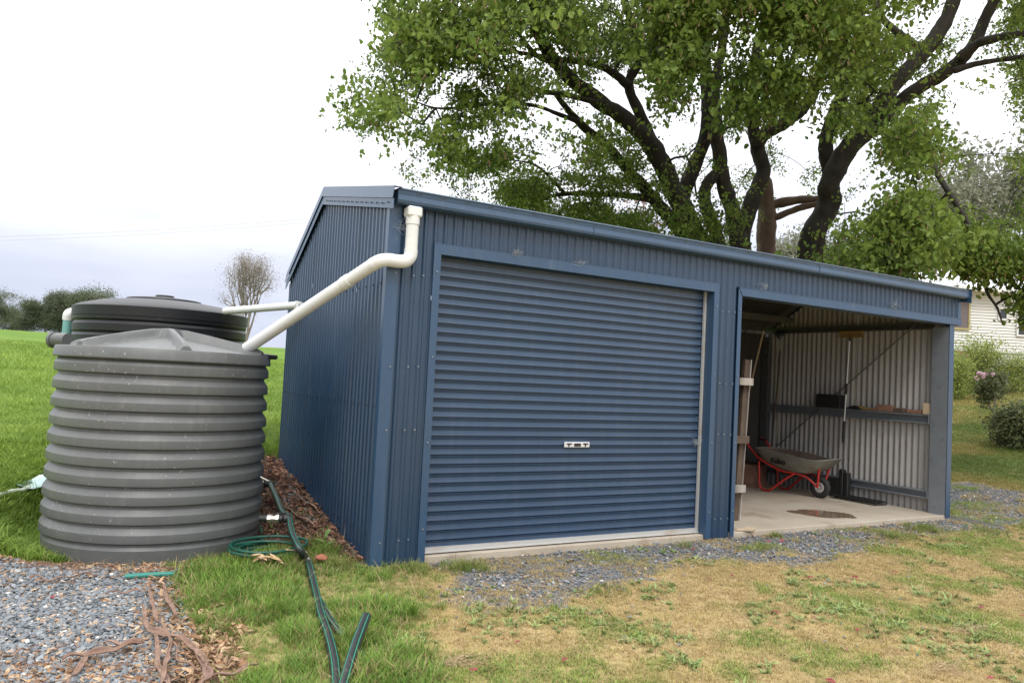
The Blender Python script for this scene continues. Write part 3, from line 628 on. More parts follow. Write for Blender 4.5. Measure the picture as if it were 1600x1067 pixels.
# door surround: mitred flashings with a return into the opening
def trim_v(x0, x1, z0, z1, xr, y1, mitre, nm):
    m = MB(); m.prism([(x0, z0), (x1, z0), (x1, z1-(0 if mitre != 1 else (x1-x0))), (x0, z1-(0 if mitre != -1 else (x1-x0)))] , 0, 'y', -.034, -.024)
    if xr is not None:
        m.box(min(xr, xr+.003), -.024, z0, max(xr, xr+.003), y1, z1-.07)
    return m
HD, HT = 2.660, 2.752
part(trim_v(.405, .474, -.04, HT, .471, .10, 1, ''), 'door_flashing', BLUE)
m = MB(); m.prism([(3.794, -.04), (3.866, -.04), (3.866, HT), (3.794, HD)], 0, 'y', -.034, -.024); m.box(3.794, -.024, -.04, 3.797, .10, HD); part(m, 'door_flashing', BLUE)
m = MB(); m.prism([(.405, HT), (.474, HD), (3.793, HD), (3.865, HT)], 0, 'y', -.0345, -.0245); m.box(.474, -.024, HD, 3.793, .10, HD+.003); m.box(.405, -.036, HT, 3.866, -.006, HT+.004); part(m, 'door_flashing', BLUE)
m = MB(); m.prism([(4.165, -.045), (4.222, -.045), (4.222, HD), (4.165, HT-.006)], 0, 'y', -.034, -.024); m.box(4.219, -.024, -.04, 4.222, .12, HD); part(m, 'opening_flashing', BLUE)
m = MB(); m.prism([(4.165, HT-.005), (4.223, HD-.003), (8.568, HD), (8.568, HT)], 0, 'y', -.040, -.030); m.box(4.223, -.030, HD-.006, 8.568, .10, HD-.002); m.box(4.165, -.044, HT-.003, 8.568, -.006, HT+.003); part(m, 'opening_flashing', BLUE)
# roller door curtain
curt = MB(); P = .0845; pr_ = [(0, 0), (.015, -.020), (.13, -.021), (.18, .005), (.205, .005), (.225, -.004), (.25, -.004), (.28, .005), (.32, .004), (.45, -.001), (.65, -.001), (.85, .001), (.98, .0025), (1, 0)]
vs = []; z = 2.74; zs = []
while z > .085:
    for s, h in pr_[:-1]:
        zz = z-s*P
        if zz > .062: zs.append((zz, h))
    z -= P
zs.append((.062, 0))
for x in (.47, 3.80):
    for zz, h in zs: vs.append((x, .095-h*1.15, zz))
n = len(zs); curt.add(vs, [(i, i+1, n+i+1, n+i) for i in range(n-1)])
vs = [(x, y+.012, z) for x, y, z in vs]; curt.add(vs, [(i, i+1, n+i+1, n+i) for i in range(n-1)])
rd = curt.build('roller_door', DOORM, shed, smooth=True, auto=.45)
m = MB(); m.box(.48, .070, .012, 3.785, .110, .060); m.box(.48, .060, .012, 3.785, .070, .022); m.build('bottom_rail', ALU, rd)
m = MB(); m.box(.49, .075, .001, 3.78, .105, .0125); m.build('rubber_seal', RUBBER, rd)
for x0 in (.476, 3.745):
    m = MB(); m.box(x0, .055, .0, x0+.012 if x0 < 1 else x0+.006, .085, 2.68); m.box(x0+.006, .078, .0, x0+.045, .086, 2.68) if x0 > 1 else m.box(x0, .108, 0, x0+.03, .114, 2.68)
    m.build('door_guide', ALU if x0 > 1 else GALV, shed)
h = MB(); h.box(1.962, .070, .942, 2.268, .0895, .996); ho = h.build('handle', CHROME, rd, bevel=.006)
m = MB(); m.box(2.075, .064, .953, 2.155, .0695, .985); m.build('lock_barrel', BLACK, ho, bevel=.004)
for xx in (1.985, 2.185):
    m = MB(); m.box(xx, .066, .972, xx+.06, .0697, .986); m.box(xx+.02, .066, .952, xx+.034, .0697, .9715); m.build('handle_slot', BLACK, ho)
# gutter: ogee-edged quad
gut = [(-.012, 3.155), (-.012, 3.032), (-.105, 3.028), (-.128, 3.040), (-.135, 3.062), (-.131, 3.105), (-.137, 3.140), (-.146, 3.153), (-.138, 3.163), (-.128, 3.155), (-.121, 3.105), (-.12, 3.06), (-.10, 3.045), (-.03, 3.045), (-.03, 3.155)]
m = MB(); m.prism(gut, 0, 'x', .005, 8.62); part(m, 'gutter', BLUE, smooth=False)
for ga, gb_ in ((8.62, 8.626), (-.001, .004)):
    m = MB(); m.prism([(-.012, 3.03), (-.12, 3.03), (-.137, 3.06), (-.137, 3.158), (-.012, 3.158)], 0, 'x', ga, gb_); part(m, 'gutter_end', BLUE)
m = MB(); x = .16
while x < 8.5:
    m.box(x, -.1345, 3.1275, x+.055, -.1335-.003, 3.1335); x += .235
part(m, 'overflow_slot', BLACK)['kind'] = 'stuff'
for xx in (2.05, 5.4):
    m = MB(); m.box(xx, -.1385, 3.045, xx+.006, -.129, 3.14); part(m, 'gutter_joint', BLUE)
# roof sheets
for k in range(12):
    a0 = -.02+k*.72; a1 = min(a0+.72, 8.60)
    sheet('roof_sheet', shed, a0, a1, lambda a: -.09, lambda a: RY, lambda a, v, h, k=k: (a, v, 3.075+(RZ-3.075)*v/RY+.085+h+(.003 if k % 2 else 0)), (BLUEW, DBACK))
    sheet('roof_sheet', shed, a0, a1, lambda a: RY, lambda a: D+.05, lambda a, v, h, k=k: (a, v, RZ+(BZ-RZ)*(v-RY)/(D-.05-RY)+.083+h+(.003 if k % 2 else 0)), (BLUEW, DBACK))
m = MB(); m.prism([(RY-.2, RZ+.075), (RY, RZ+.118), (RY+.17, RZ+.035), (RY+.17, RZ+.031), (RY, RZ+.114), (RY-.2, RZ+.071)], 0, 'x', -.03, 8.60); part(m, 'ridge_cap', BLUE)
# barge flashings, two-step, front slope then rear slope
def barge(x, ya, yb, dz0, dz1, t=.006, tilt=0):
    za, zb = roofz(max(ya, 0))+(min(ya, 0))*.186, roofz(yb); m = MB()
    m.add([(x, ya, za+dz0), (x, yb, zb+dz0), (x+tilt, yb, zb+dz1), (x+tilt, ya, za+dz1), (x+t, ya, za+dz0), (x+t, yb, zb+dz0), (x+tilt+t, yb, zb+dz1), (x+tilt+t, ya, za+dz1)],
          [(0, 1, 2, 3), (7, 6, 5, 4), (0, 4, 5, 1), (3, 2, 6, 7), (0, 3, 7, 4), (1, 5, 6, 2)]); return m
for sx in (0, 1):
    bx = -.062 if not sx else 8.60
    for (a, b) in ((-.16, RY), (RY, D-.04)):
        m = barge(bx, a, b, .012, .118, tilt=.012 if not sx else -.004); part(m, 'barge_cap', BLUE)
        m = barge(bx+(.012 if not sx else -.012), a, b, -.075, .010); part(m, 'barge_board', BLUE)
    # roof side cover
    m = MB(); 
    for (a, b) in ((-.16, RY), (RY, D-.04)):
        za, zb = roofz(max(a, 0))+min(a, 0)*.186+.119, roofz(b)+.119; x0, x1 = (bx+.012, bx+.09) if not sx else (bx-.09, bx-.004)
        m.add([(x0, a, za), (x1, a, za), (x1, b, zb), (x0, b, zb), (x0, a, za-.004), (x1, a, za-.004), (x1, b, zb-.004), (x0, b, zb-.004)], [(0, 1, 2, 3), (7, 6, 5, 4), (0, 4, 5, 1), (2, 6, 7, 3), (0, 3, 7, 4), (1, 5, 6, 2)])
    part(m, 'barge_top', BLUE)
# screws
def screws(pts, axis, nm='screw'):
    m = MB()
    for p in pts:
        p = Vector(p); d = Vector(axis); m.tube([p, p+d*.006], .0085, 6); m.tube([p+d*.004, p+d*.010], .0055, 6)
    o = part(m, nm, BLACK if nm == 'rivet' else GALV); o['kind'] = 'stuff'
pts = []
for z in (.16, 1.10, 1.65, 2.45):
    for x in (.055, .22, .315, 3.93, 4.02, 4.12): pts.append((x+random.uniform(-.004, .004), -.026 if x > .08 and x != .22 else -.028, z+random.uniform(-.01, .01)))
for x in (.44, 3.83, 4.195):
    for z in (.25, 1.0, 1.75, 2.5): pts.append((x, -.035, z))
screws(pts, (0, -1, 0))
pts = []
for z in (.22, 1.30, 2.36):
    for k in range(17): pts.append((-.020, .10+k*.19, z))
for k in range(16): pts.append((-.055, -.05+k*.14, roofz(max(0, -.05+k*.14))-.035)) if k < 14 else None
screws(pts, (-1, 0, 0), 'rivet')
# open bay steelwork
m = MB(); m.box(8.335, 0.0, -.002, 8.340, .245, 2.62); m.box(8.335, .240, -.002, 8.415, .245, 2.62); m.box(8.34, 0.0, -.002, 8.415, .004, 2.62)
m.box(8.31, .05, .0, 8.335, .2, .012); part(m, 'steel_post', GALV)
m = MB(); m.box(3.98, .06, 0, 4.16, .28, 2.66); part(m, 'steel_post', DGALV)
def girt(z0, z1, y0, y1, mt, x=8.43):
    m = MB(); m.box(x-.004, y0, z0, x, y1, z1); m.box(x-.07, y0, z1-.004, x-.004, y1, z1); m.box(x-.07, y0, z0, x-.004, y1, z0+.004)
    m.box(x-.070, y0, z1-.022, x-.067, y1, z1-.004); m.box(x-.070, y0, z0+.004, x-.067, y1, z0+.022)
    return part(m, 'girt', mt)
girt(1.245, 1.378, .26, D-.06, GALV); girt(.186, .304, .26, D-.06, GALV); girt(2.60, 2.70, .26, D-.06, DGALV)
for z0 in (1.238, .178):
    m = MB(); m.box(8.345, .245, z0, 8.42, .262, z0+.148); m.tube([(8.352, .2625, z0+.04), (8.352, .268, z0+.04)], .011, 8); m.tube([(8.352, .2625, z0+.11), (8.352, .268, z0+.11)], .011, 8); m.box(8.33, .262, z0, 8.36, .266, z0+.148); part(m, 'girt_cleat', GALV)
m = MB(); m.bar((8.352, .50, 2.68), (8.352, 3.20, .45), .006, .03, (1, 0, 0)); part(m, 'diagonal_brace', DGALV)
for yy, zz in ((.12, 2.80), (1.0, 3.02), (RY, 3.16), (2.7, 2.76)):
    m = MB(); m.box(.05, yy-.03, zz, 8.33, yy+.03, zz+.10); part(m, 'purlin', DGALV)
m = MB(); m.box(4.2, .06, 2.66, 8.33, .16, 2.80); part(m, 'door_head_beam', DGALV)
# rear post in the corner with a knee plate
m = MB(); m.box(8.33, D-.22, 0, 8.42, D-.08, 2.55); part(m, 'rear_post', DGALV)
# cobweb tufts on the flashing (fine strands)
def web(c, r, n, label):
    m = MB(); c = Vector(c)
    for i in range(n):
        a = c+Vector((random.gauss(0, r), -.01-abs(random.gauss(0, .006)), random.gauss(0, r*.5))); b = c+Vector((random.gauss(0, r), -.01-abs(random.gauss(0, .01)), random.gauss(0, r*.7)))
        m.tube([a, (a+b)/2+Vector((0, -.004, -random.random()*.01)), b], .0009, 3, cap=False)
    o = m.build('cobweb', WEB); tag(o, label, 'cobweb', kind=None)
web((1.25, -.03, 2.775), .035, 26, 'grey cobweb on the head flashing above the roller door near its left end')
web((1.95, -.03, 2.765), .04, 14, 'thin cobweb on the head flashing above the middle of the roller door')
web((.10, -.04, 2.85), .06, 22, 'cobweb strands behind the top of the white downpipe')
web((4.55, -.04, 2.80), .05, 24, 'cobweb over the left end of the open bay flashing')
web((7.0, -.04, 2.80), .07, 26, 'cobweb over the right half of the open bay flashing')
web((3.70, .07, 1.0), .05, 30, 'grey cobweb at the right edge of the roller door')

# ================================================================== DOWNPIPES
dp = thing('downpipe', 'white plastic downpipe bending from the shed gutter down to the grey tank', 'pipe', (.16, -.09, 2.9))
def collar(a, b, r, t=.004, n=20):
    m = MB(); m.tube([a, b], r+t, n); return m
m = MB(); m.box(.095, -.155, 2.935, .225, -.033, 3.022); m.build('gutter_outlet', WHITE, dp, bevel=.012)
m = MB(); m.tube([(.16, -.094, 2.95), (.16, -.094, 2.87)], .060, 22); m.build('socket', WHITE, dp, smooth=True, auto=.6)
pth = [(.16, -.094, 2.90), (.16, -.094, 2.66), (.155, -.094, 2.60), (.12, -.095, 2.555), (.05, -.098, 2.54), (-.04, -.10, 2.54), (-.11, -.09, 2.525), (-.16, -.04, 2.49)]
m = MB(); m.tube([pth[0], pth[1]], .054, 22); m.build('straight_pipe', WHITE, dp, smooth=True, auto=.6)
m = MB(); m.tube(smooth_path(pth[1:], 5), .0575, 22); m.build('elbow', WHITE, dp, smooth=True, auto=.8)
PEND = Vector((-.87, 1.18, 1.765)); e0 = Vector(pth[-1])
m = MB(); m.tube([e0-(PEND-e0)*.01, e0.lerp(PEND, .20), e0.lerp(PEND, 1.04)], .054, 22); m.build('sloping_pipe', WHITE, dp, smooth=True, auto=.8)
m = MB(); m.tube([e0.lerp(PEND, .17), e0.lerp(PEND, .215)], .0605, 22); m.build('collar', WHITE, dp, smooth=True, auto=.6)
dp2 = thing('downpipe', 'thin white pipe running from the rear of the shed to the black tank', 'pipe', (-.1, 2.46, 2.3))
A2 = at(466, 478, 9.0); B2 = at(352, 486, 9.55)
A2 = Vector((-.09, 2.75, A2.z)); A2 = at(466, 477, (Vector((-.09, 2.55, 2.3))-CAM).dot(fw)); 
m = MB(); m.tube([A2, B2], .045, 16); m.build('straight_pipe', WHITE, dp2, smooth=True, auto=.6)
m = MB(); m.tube(smooth_path([A2+Vector((-.03, 0, 0)), A2+Vector((.03, .03, -.005)), A2+Vector((.05, .10, -.03)), A2+Vector((.03, .22, -.05))], 5), .049, 16); m.build('elbow', WHITE, dp2, smooth=True, auto=.8)

# ================================================================== NEAR TANK (grey)
tk = thing('water_tank', 'grey ribbed plastic water tank with a low pyramid-ridged lid in front', 'water tank', (TKX, TKY, -.06))
def tank_body(R, z0, z1, n, taper, rib, c, step0=.17):
    prof = [(R*taper*.3, z0), (R*taper, z0)]; H = z1-z0-step0; P_ = H/n
    def r_(z): return R*(taper+(1-taper)*(z-z0)/(z1-z0))
    prof += [(r_(z0+step0*.86)+rib*.35, z0+step0*.82)]
    for k in range(n):
        zb = z0+step0+k*P_
        prof += [(r_(zb)-rib*.2, zb), (r_(zb)-rib*.25, zb+P_*.10), (r_(zb)+rib*.95, zb+P_*.20), (r_(zb)+rib, zb+P_*.25), (r_(zb)+rib*.90, zb+P_*.64), (r_(zb)+rib*.80, zb+P_*.67), (r_(zb+P_)-rib*.1, zb+P_*.97)]
    return prof
zt = 1.60
pb = tank_body(.868, -.08, zt, 10, 1.03, .030, None)
m = MB(); m.lathe(pb+[(.85, zt+.0)], 128, (TKX, TKY)); m.build('tank_body', TANKG, tk, smooth=True, auto=.33)
# lid: rim band then ridged cone
m = MB(); m.lathe([(.85, 1.59), (.905, 1.592), (.913, 1.602), (.905, 1.675), (.895, 1.69), (.83, 1.693)], 128, (TKX, TKY)); m.build('lid_rim', TANKG, tk, smooth=True, auto=.5)
cam_a = math.atan2(CAMY-TKY, CAMX-TKX)
nr, na = 22, 240; vs = []; fs = []
for j in range(nr+1):
    rr = .86*j/nr
    for k in range(na):
        a = cam_a+.16+2*PI*k/na; q = (a-cam_a-.16) % (PI/3); q = min(q, PI/3-q); dist = rr*math.sin(q)
        crest = 1.905-.165*(rr/.86)**1.2 if rr > .12 else 1.905
        pan = 1.835-.155*(rr/.86)**1.0
        t = min(1, max(0, (dist-.010)/.055)); t = t*t*(3-2*t)
        z = crest*(1-t)+pan*t
        if rr < .13: z = 1.885+.012*(1-rr/.13)
        if j == nr: z = min(z, 1.725)
        vs.append((TKX+rr*math.cos(a), TKY+rr*math.sin(a), z))
for j in range(nr):
    for k in range(na): fs.append((j*na+k, j*na+(k+1) % na, (j+1)*na+(k+1) % na, (j+1)*na+k))
# skirt down
o_ = nr*na; base = len(vs)
for k in range(na):
    a = cam_a+.16+2*PI*k/na; vs.append((TKX+  .865*math.cos(a), TKY+  .865*math.sin(a), 1.685))
for k in range(na): fs.append((o_+k, o_+(k+1) % na, base+(k+1) % na, base+k))
m = MB(); m.add(vs, fs); m.build('ridged_lid', TANKG, tk, smooth=True, auto=.42)
ic = at(398, 553, 7.35)
m = MB(); m.lathe([(0, 1.66), (.20, 1.66), (.215, 1.675), (.21, 1.70), (.10, 1.715), (0, 1.715)], 40, (ic.x, ic.y)); m.build('inlet_strainer', BLACK, tk, smooth=True, auto=.5)
oc = at(86, 531, 7.5)
m = MB(); vdir = (Vector((oc.x, oc.y, 0))-Vector((TKX, TKY, 0))).normalized(); cc_ = Vector((oc.x, oc.y, oc.z)); m.tube([cc_-vdir*.16, cc_+vdir*.02], .070, 24); m.tube([cc_+vdir*.0, cc_+vdir*.03], .080, 24); m.build('overflow_socket', TANKG, tk, smooth=True, auto=.6)
# ================================================================== FAR TANK (black)
T2 = at(255, 500, 10.2); T2X, T2Y = T2.x, T2.y; g2 = gz(T2X, T2Y)
tk2 = thing('water_tank', 'black round water tank with a domed lid standing behind the grey tank', 'water tank', (T2X, T2Y, g2))
zr = 2.238; prof = []; z = .3
pb = [(1.0, .3), (1.05, .3)]
z = .45
while z < zr-.1:
    pb += [(1.025, z), (1.048, z+.025), (1.050, z+.11), (1.03, z+.135)]; z += .145
pb += [(1.035, zr-.13)]
m = MB(); m.lathe(pb, 120, (T2X, T2Y)); m.build('tank_body', TANKK, tk2, smooth=True, auto=.5)
m = MB(); m.lathe([(1.035, zr-.13), (1.060, zr-.125), (1.064, zr-.01), (1.052, zr), (.97, zr+.036), (.75, zr+.095), (.46, zr+.135), (.455, zr+.153), (.44, zr+.158), (.25, zr+.180), (.12, zr+.188), (.115, zr+.212), (.10, zr+.219), (0, zr+.221)], 120, (T2X, T2Y)); m.build('domed_lid', TANKK, tk2, smooth=True, auto=.5)
ov = thing('overflow_pipe', 'teal overflow pipe with a white elbow at the left side of the black tank', 'pipe', tuple(at(107, 500, 10.0)))
a_ = at(122, 490, 10.1); b_ = at(109, 490, 10.0); c_ = at(106, 500, 10.0)
m = MB(); m.tube(smooth_path([a_, at(113, 488.5, 10.05), at(107, 491, 10), at(105.5, 500, 10)], 5), .062, 16); m.build('elbow', WHITE, ov, smooth=True, auto=.7)
d_ = at(103, 560, 10.0); m = MB(); m.tube([c_, Vector((c_.x, c_.y, c_.z-1.5))], .056, 16); m.build('straight_pipe', TEAL, ov, smooth=True, auto=.7)

# ================================================================== FITTINGS, HOSES, PIPES LEFT
def gpath(pts, dz, n=8): return smooth_path([site(px, py, dz+(q[0] if q else 0)) for px, py, *q in pts], n)
v1 = site(430, 822, 0); vz = v1.z+.06
va = thing('tank_valve', 'silver and black ball valve on the lower right of the grey tank', 'valve', tuple(v1))
p0 = at(402, 809, 6.75); p1 = at(418, 810, 6.75); p2 = at(436, 810, 6.76); p3 = at(447, 810, 6.77)
m = MB(); m.tube([p0.lerp(p1, .25), p1], .032, 14); m.build('tank_outlet', BLACK, va, smooth=True, auto=.6)
m = MB(); m.tube([p1, p1.lerp(p2, .3)], .036, 8); m.tube([p1.lerp(p2, .3), p1.lerp(p2, .7)], .030, 16); m.tube([p1.lerp(p2, .7), p2], .036, 8); m.build('valve_body', BRASS, va, smooth=False)
m = MB(); m.tube([p2, p2.lerp(p3, .5)], .031, 14); m.tube([p2.lerp(p3, .6), p3+Vector((.03, 0, 0))], .036, 14); m.build('elbow', BLACK, va, smooth=True, auto=.6)
m = MB(); hp = p1.lerp(p2, .5); m.tube([hp, hp+Vector((0, 0, .04))], .008, 8); m.bar(hp+Vector((0, 0, .04)), hp+Vector((.11, .01, .045)), .02, .006); m.build('handle', BLACK, va)
q0 = at(400, 756, 8.1); q1 = at(413, 755, 8.1); q2 = at(422, 756, 8.12)
vb = thing('tank_valve', 'smaller white valve further back between the grey tank and the shed', 'valve', tuple(q1))
m = MB(); m.tube([q0, q1], .030, 12); m.build('valve_body', BRASS, vb, smooth=True, auto=.6)
m = MB(); m.tube([q1, q2], .034, 12); m.build('elbow', BLACK, vb, smooth=True, auto=.6)
m = MB(); m.tube([q2+Vector((0, 0, .02)), at(405, 744, 8.1)], .012, 8); m.build('handle', BRASS, vb)
def pipe(label, pts, r, mt=POLY, cat='pipe', name='water_pipe', stripes=True, n=8, group=None):
    base = smooth_path(pts, n); m = MB(); m.tube(base, r, 14); o = m.build(name, mt, None, smooth=True, auto=.9, loc=tuple(base[0])); tag(o, label, cat, group)
    if stripes:
        m = MB()
        for off in (-.55, .6):
            q = []
            for i, p in enumerate(base):
                d = (base[min(i+1, len(base)-1)]-base[max(i-1, 0)]).normalized(); s = d.cross(Vector((0, 0, 1))).normalized(); u_ = s.cross(d)
                q.append(p+(s*off+u_*math.sqrt(1-off*off))*r*.93)
            m.tube(q, r*.13, 5)
        m.build('stripe', STRIPE, o, smooth=True)
    return o
pz = [tuple(q2), tuple(at(432, 778, 7.7)), tuple(at(441, 800, 7.2)), tuple(p3+Vector((.03, -.01, .02)))]
pipe('black pipe running from the rear valve towards the front valve', pz, .026, stripes=True)
jz = site(478, 872, .03)
pipe('black green-striped pipe running from the front valve to the silver joiner', [p3+Vector((.03, 0, 0)), at(456, 832, 6.5), at(468, 858, 6.25), jz], .028)
jn = MB(); jd = (site(487, 890, .03)-jz).normalized(); jn.tube([jz, jz+jd*.03], .036, 10); jn.tube([jz+jd*.03, jz+jd*.08], .028, 14); jn.tube([jz+jd*.08, jz+jd*.11], .036, 10)
jo = jn.build('pipe_joiner', BRASS, None, loc=tuple(jz)); tag(jo, 'silver threaded pipe joiner in the grass beside the green hose coil', 'pipe fitting')
m = MB(); m.bar(jz+Vector((0, 0, .05)), at(448, 858, 6.2), .022, .008); m.tube([jz+Vector((0, 0, .02)), jz+Vector((0, 0, .052))], .009, 8); m.build('lever', TANLEAF, jo)
e1 = jz+jd*.11
pipe('long black green-striped pipe running from the joiner down out of the picture', [e1, site(493, 925, .03), site(501, 960, .035), site(514, 1000, .035), site(523, 1040, .035), site(526, 1090, .035)], .031)
pipe('loose black green-striped pipe offcut propped up in front of the others', [site(531, 1090, .05), site(553, 1015, .09), site(572, 964, .13)], .031)
pipe('thin black pipe crossing under the long pipe and the offcut', [site(497, 935, .02), site(520, 975, .02), site(548, 1008, .02), site(576, 1035, .02)], .024)
# green garden hose coil
m = MB(); hc = site(418, 868, .02); pts = []
for k in range(5*26):
    a = 2*PI*k/26; rr = .25+.025*math.sin(k*.13)+.012*(k//26); lp = k/26; pts.append(hc+Vector((rr*math.cos(a)*.98+.035*math.sin(lp*2.1), rr*.80*math.sin(a)+.03*math.cos(lp*1.7), .012+.014*(k/26)+.03*max(0, math.sin(a*.5+1)))))
m.tube(pts, .0125, 8); ho_ = m.build('garden_hose', GREENH, None, smooth=True, loc=tuple(hc)); tag(ho_, 'dark green garden hose lying coiled at the foot of the grey tank', 'hose')
m = MB(); m.tube(gpath([(409, 848), (409, 835), (407, 822)], .03), .02, 8); o = m.build('hose_end', GREENH, None, smooth=True); tag(o, 'green hose end standing up beside the front tank valve', 'hose')
m = MB(); m.tube([site(195, 901, .03), site(232, 898, .035), site(272, 897, .035)], .020, 12); o = m.build('green_pipe', mat('flat_green_pipe', (.02, .20, .16), rough=.45), None, smooth=True, auto=.7); tag(o, 'short straight green pipe at the edge of the slate gravel', 'pipe')
# white wavy hose and blue cloth at far left
m = MB(); m.tube(gpath([(-20, 778), (0, 775), (18, 770), (34, 768), (48, 760)], .05, 6), .022, 8); o = m.build('white_hose', ROPE, None, smooth=True); tag(o, 'white ribbed hose in the grass left of the grey tank', 'hose')
c0 = site(60, 762, .05); m = MB(); vs = []; fs = []
for i in range(9):
    for j in range(7):
        u_, v_ = i/8-.5, j/6-.5; vs.append(c0+Vector((u_*.34, v_*.22, .09*math.exp(-6*(u_*u_+v_*v_))+.02*math.sin(9*u_)+.02*math.cos(8*v_+4*u_))))
for i in range(8):
    for j in range(6): fs.append((i*7+j, (i+1)*7+j, (i+1)*7+j+1, i*7+j+1))
m.add(vs, fs); o = m.build('cloth', CLOTH, None, smooth=True); tag(o, 'crumpled pale blue cloth in the grass against the grey tank', 'cloth')
s_ = o.modifiers.new('thickness', 'SOLIDIFY'); s_.thickness = .006
# stones
def boulder(name, label, c, sx, sy, sz, mt, seed):
    v, f = rock(seed); m = MB(); m.add([(c.x+p.x*sx, c.y+p.y*sy, c.z+sz*.35+p.z*sz) for p in v], f); o = m.build(name, mt, None, smooth=True, loc=tuple(c)); sb = o.modifiers.new('round', 'SUBSURF'); sb.levels = sb.render_levels = 2; tag(o, label, 'stone')
boulder('stone', 'rounded orange stone in the grass right of the pipe joiner', site(503, 877, .045), .17, .13, .085, ORANGE, 3)
boulder('stone', 'pale upright stone against the foot of the grey tank', site(349, 860, .04), .10, .08, .13, STONEW, 5)
for k, (px, py, s) in enumerate(((58, 1026, .085), (28, 897, .09), (240, 899, .05))):
    boulder('stone', ('brown stone among the slate gravel near the lower left corner', 'pale flat stone at the back edge of the gravel', 'small pale stone by the short green pipe')[k], site(px, py), s, s*.8, s*.5, (LOGM, STONEW, STONEW)[k], 8+k)
# dried leaf cluster lying on the hose
lc = site(408, 882, .03); dl = thing('dried_leaf_cluster', 'tan dried leaf cluster lying on the hose coil', 'leaves', tuple(lc))
for k in range(9):
    a = -PI/2+random.uniform(-1.1, 1.1)-.2; L_ = random.uniform(.10, .17); base = lc+Vector((random.uniform(-.05, .07), random.uniform(-.02, .04), .05+random.random()*.03)); d = Vector((math.cos(a), math.sin(a), random.uniform(-.45, .1))).normalized(); s = d.cross(Vector((0, 0, 1))).normalized()
    vs = []; fs = []
    for i in range(6):
        t = i/5; wd = .024*math.sin(PI*min(1, t*.92+.05)); c = base+d*L_*t; nz_ = Vector((0, 0, 1)); vs += [c-s*wd+nz_*.008, c, c+s*wd+nz_*.008]
    for i in range(5): fs += [(3*i, 3*i+3, 3*i+4, 3*i+1), (3*i+1, 3*i+4, 3*i+5, 3*i+2)]
    m = MB(); m.add(vs, fs); m.build('leaf', TANLEAF, dl, smooth=True)
# young broad-leaf weed by the wall
wp = site(507, 862, 0); wd_ = thing('young_plant', 'small green upright plant growing in the gravel by the side wall', 'plant', tuple(wp))
PLG = mat('plant_green', (.13, .24, .05), rough=.5)
m = MB(); m.tube([wp, wp+Vector((0, 0, .12)), wp+Vector((.02, 0, .22))], [.006, .005, .003], 6); m.build('stem', PLG, wd_)
for k in range(6):
    a = k*2.2+.4; z = .05+.03*k; base = wp+Vector((0, 0, z)); d = Vector((math.cos(a)*.6, math.sin(a)*.6, .8 if k > 2 else .4)).normalized(); s = d.cross(Vector((0, 0, 1))).normalized(); L_ = .13-.008*k; vs = []; fs = []
    for i in range(5):
        t = i/4; w_ = .022*math.sin(PI*min(1, t*.9+.08)); c = base+d*L_*t-Vector((0, 0, .04*t*t)); vs += [c-s*w_, c+Vector((0, 0, -.004)), c+s*w_]
    for i in range(4): fs += [(3*i, 3*i+3, 3*i+4, 3*i+1), (3*i+1, 3*i+4, 3*i+5, 3*i+2)]
    m = MB(); m.add(vs, fs); m.build('leaf', PLG, wd_, smooth=True)
# bark strips
STR = [([(228, 905), (236, 930), (245, 968), (262, 990), (285, 1003)], .022, 'long curved bark strip running down the right edge of the gravel'),
       ([(96, 1033), (140, 1022), (180, 1014), (226, 1004)], .030, 'thick rolled bark strip lying across the lower gravel'),
       ([(162, 1006), (195, 1004), (232, 998)], .020, 'short red brown bark strip just above the thick rolled one'),
       ([(104, 1075), (122, 1045), (142, 1018)], .020, 'grey brown bark strip at the lower left edge of the picture'),
       ([(222, 945), (232, 980), (262, 993), (300, 1008), (318, 1035)], .030, 'broad bark strip bending through the middle of the litter'),
       ([(243, 990), (248, 1025), (258, 1060), (270, 1085)], .028, 'dark bark strip running straight down to the bottom edge'),
       ([(262, 995), (262, 1030), (252, 1070)], .024, 'purplish bark strip beside the dark one at the bottom edge'),
       ([(300, 1015), (322, 1040), (325, 1060), (306, 1085)], .034, 'wide curled bark strip at the lower edge of the grass'),
       ([(268, 1005), (282, 1035), (312, 1048)], .018, 'thin bark strip curling right beside the wide curled one'),
       ([(325, 1062), (370, 1050), (404, 1036)], .022, 'pale bark strip pointing into the tall grass'),
       ([(50, 902), (80, 906), (112, 900), (150, 898)], .018, 'reddish bark strip along the back edge of the gravel'),
       ([(165, 928), (200, 924), (232, 922)], .012, 'thin bark strip just below the short green pipe'),
       ([(252, 912), (262, 935), (275, 958)], .020, 'reddish bark strip leaning at the edge of the tall grass'),
       ([(0, 1032), (22, 1022), (46, 1013)], .012, 'thin twig-like bark strip at the left edge of the picture'),
       ([(440, 792), (470, 808), (496, 824)], .022, 'dark bark strip lying along the foot of the side wall'),
       ([(450, 765), (480, 785), (500, 800)], .018, 'narrow bark strip higher up beside the side wall')]
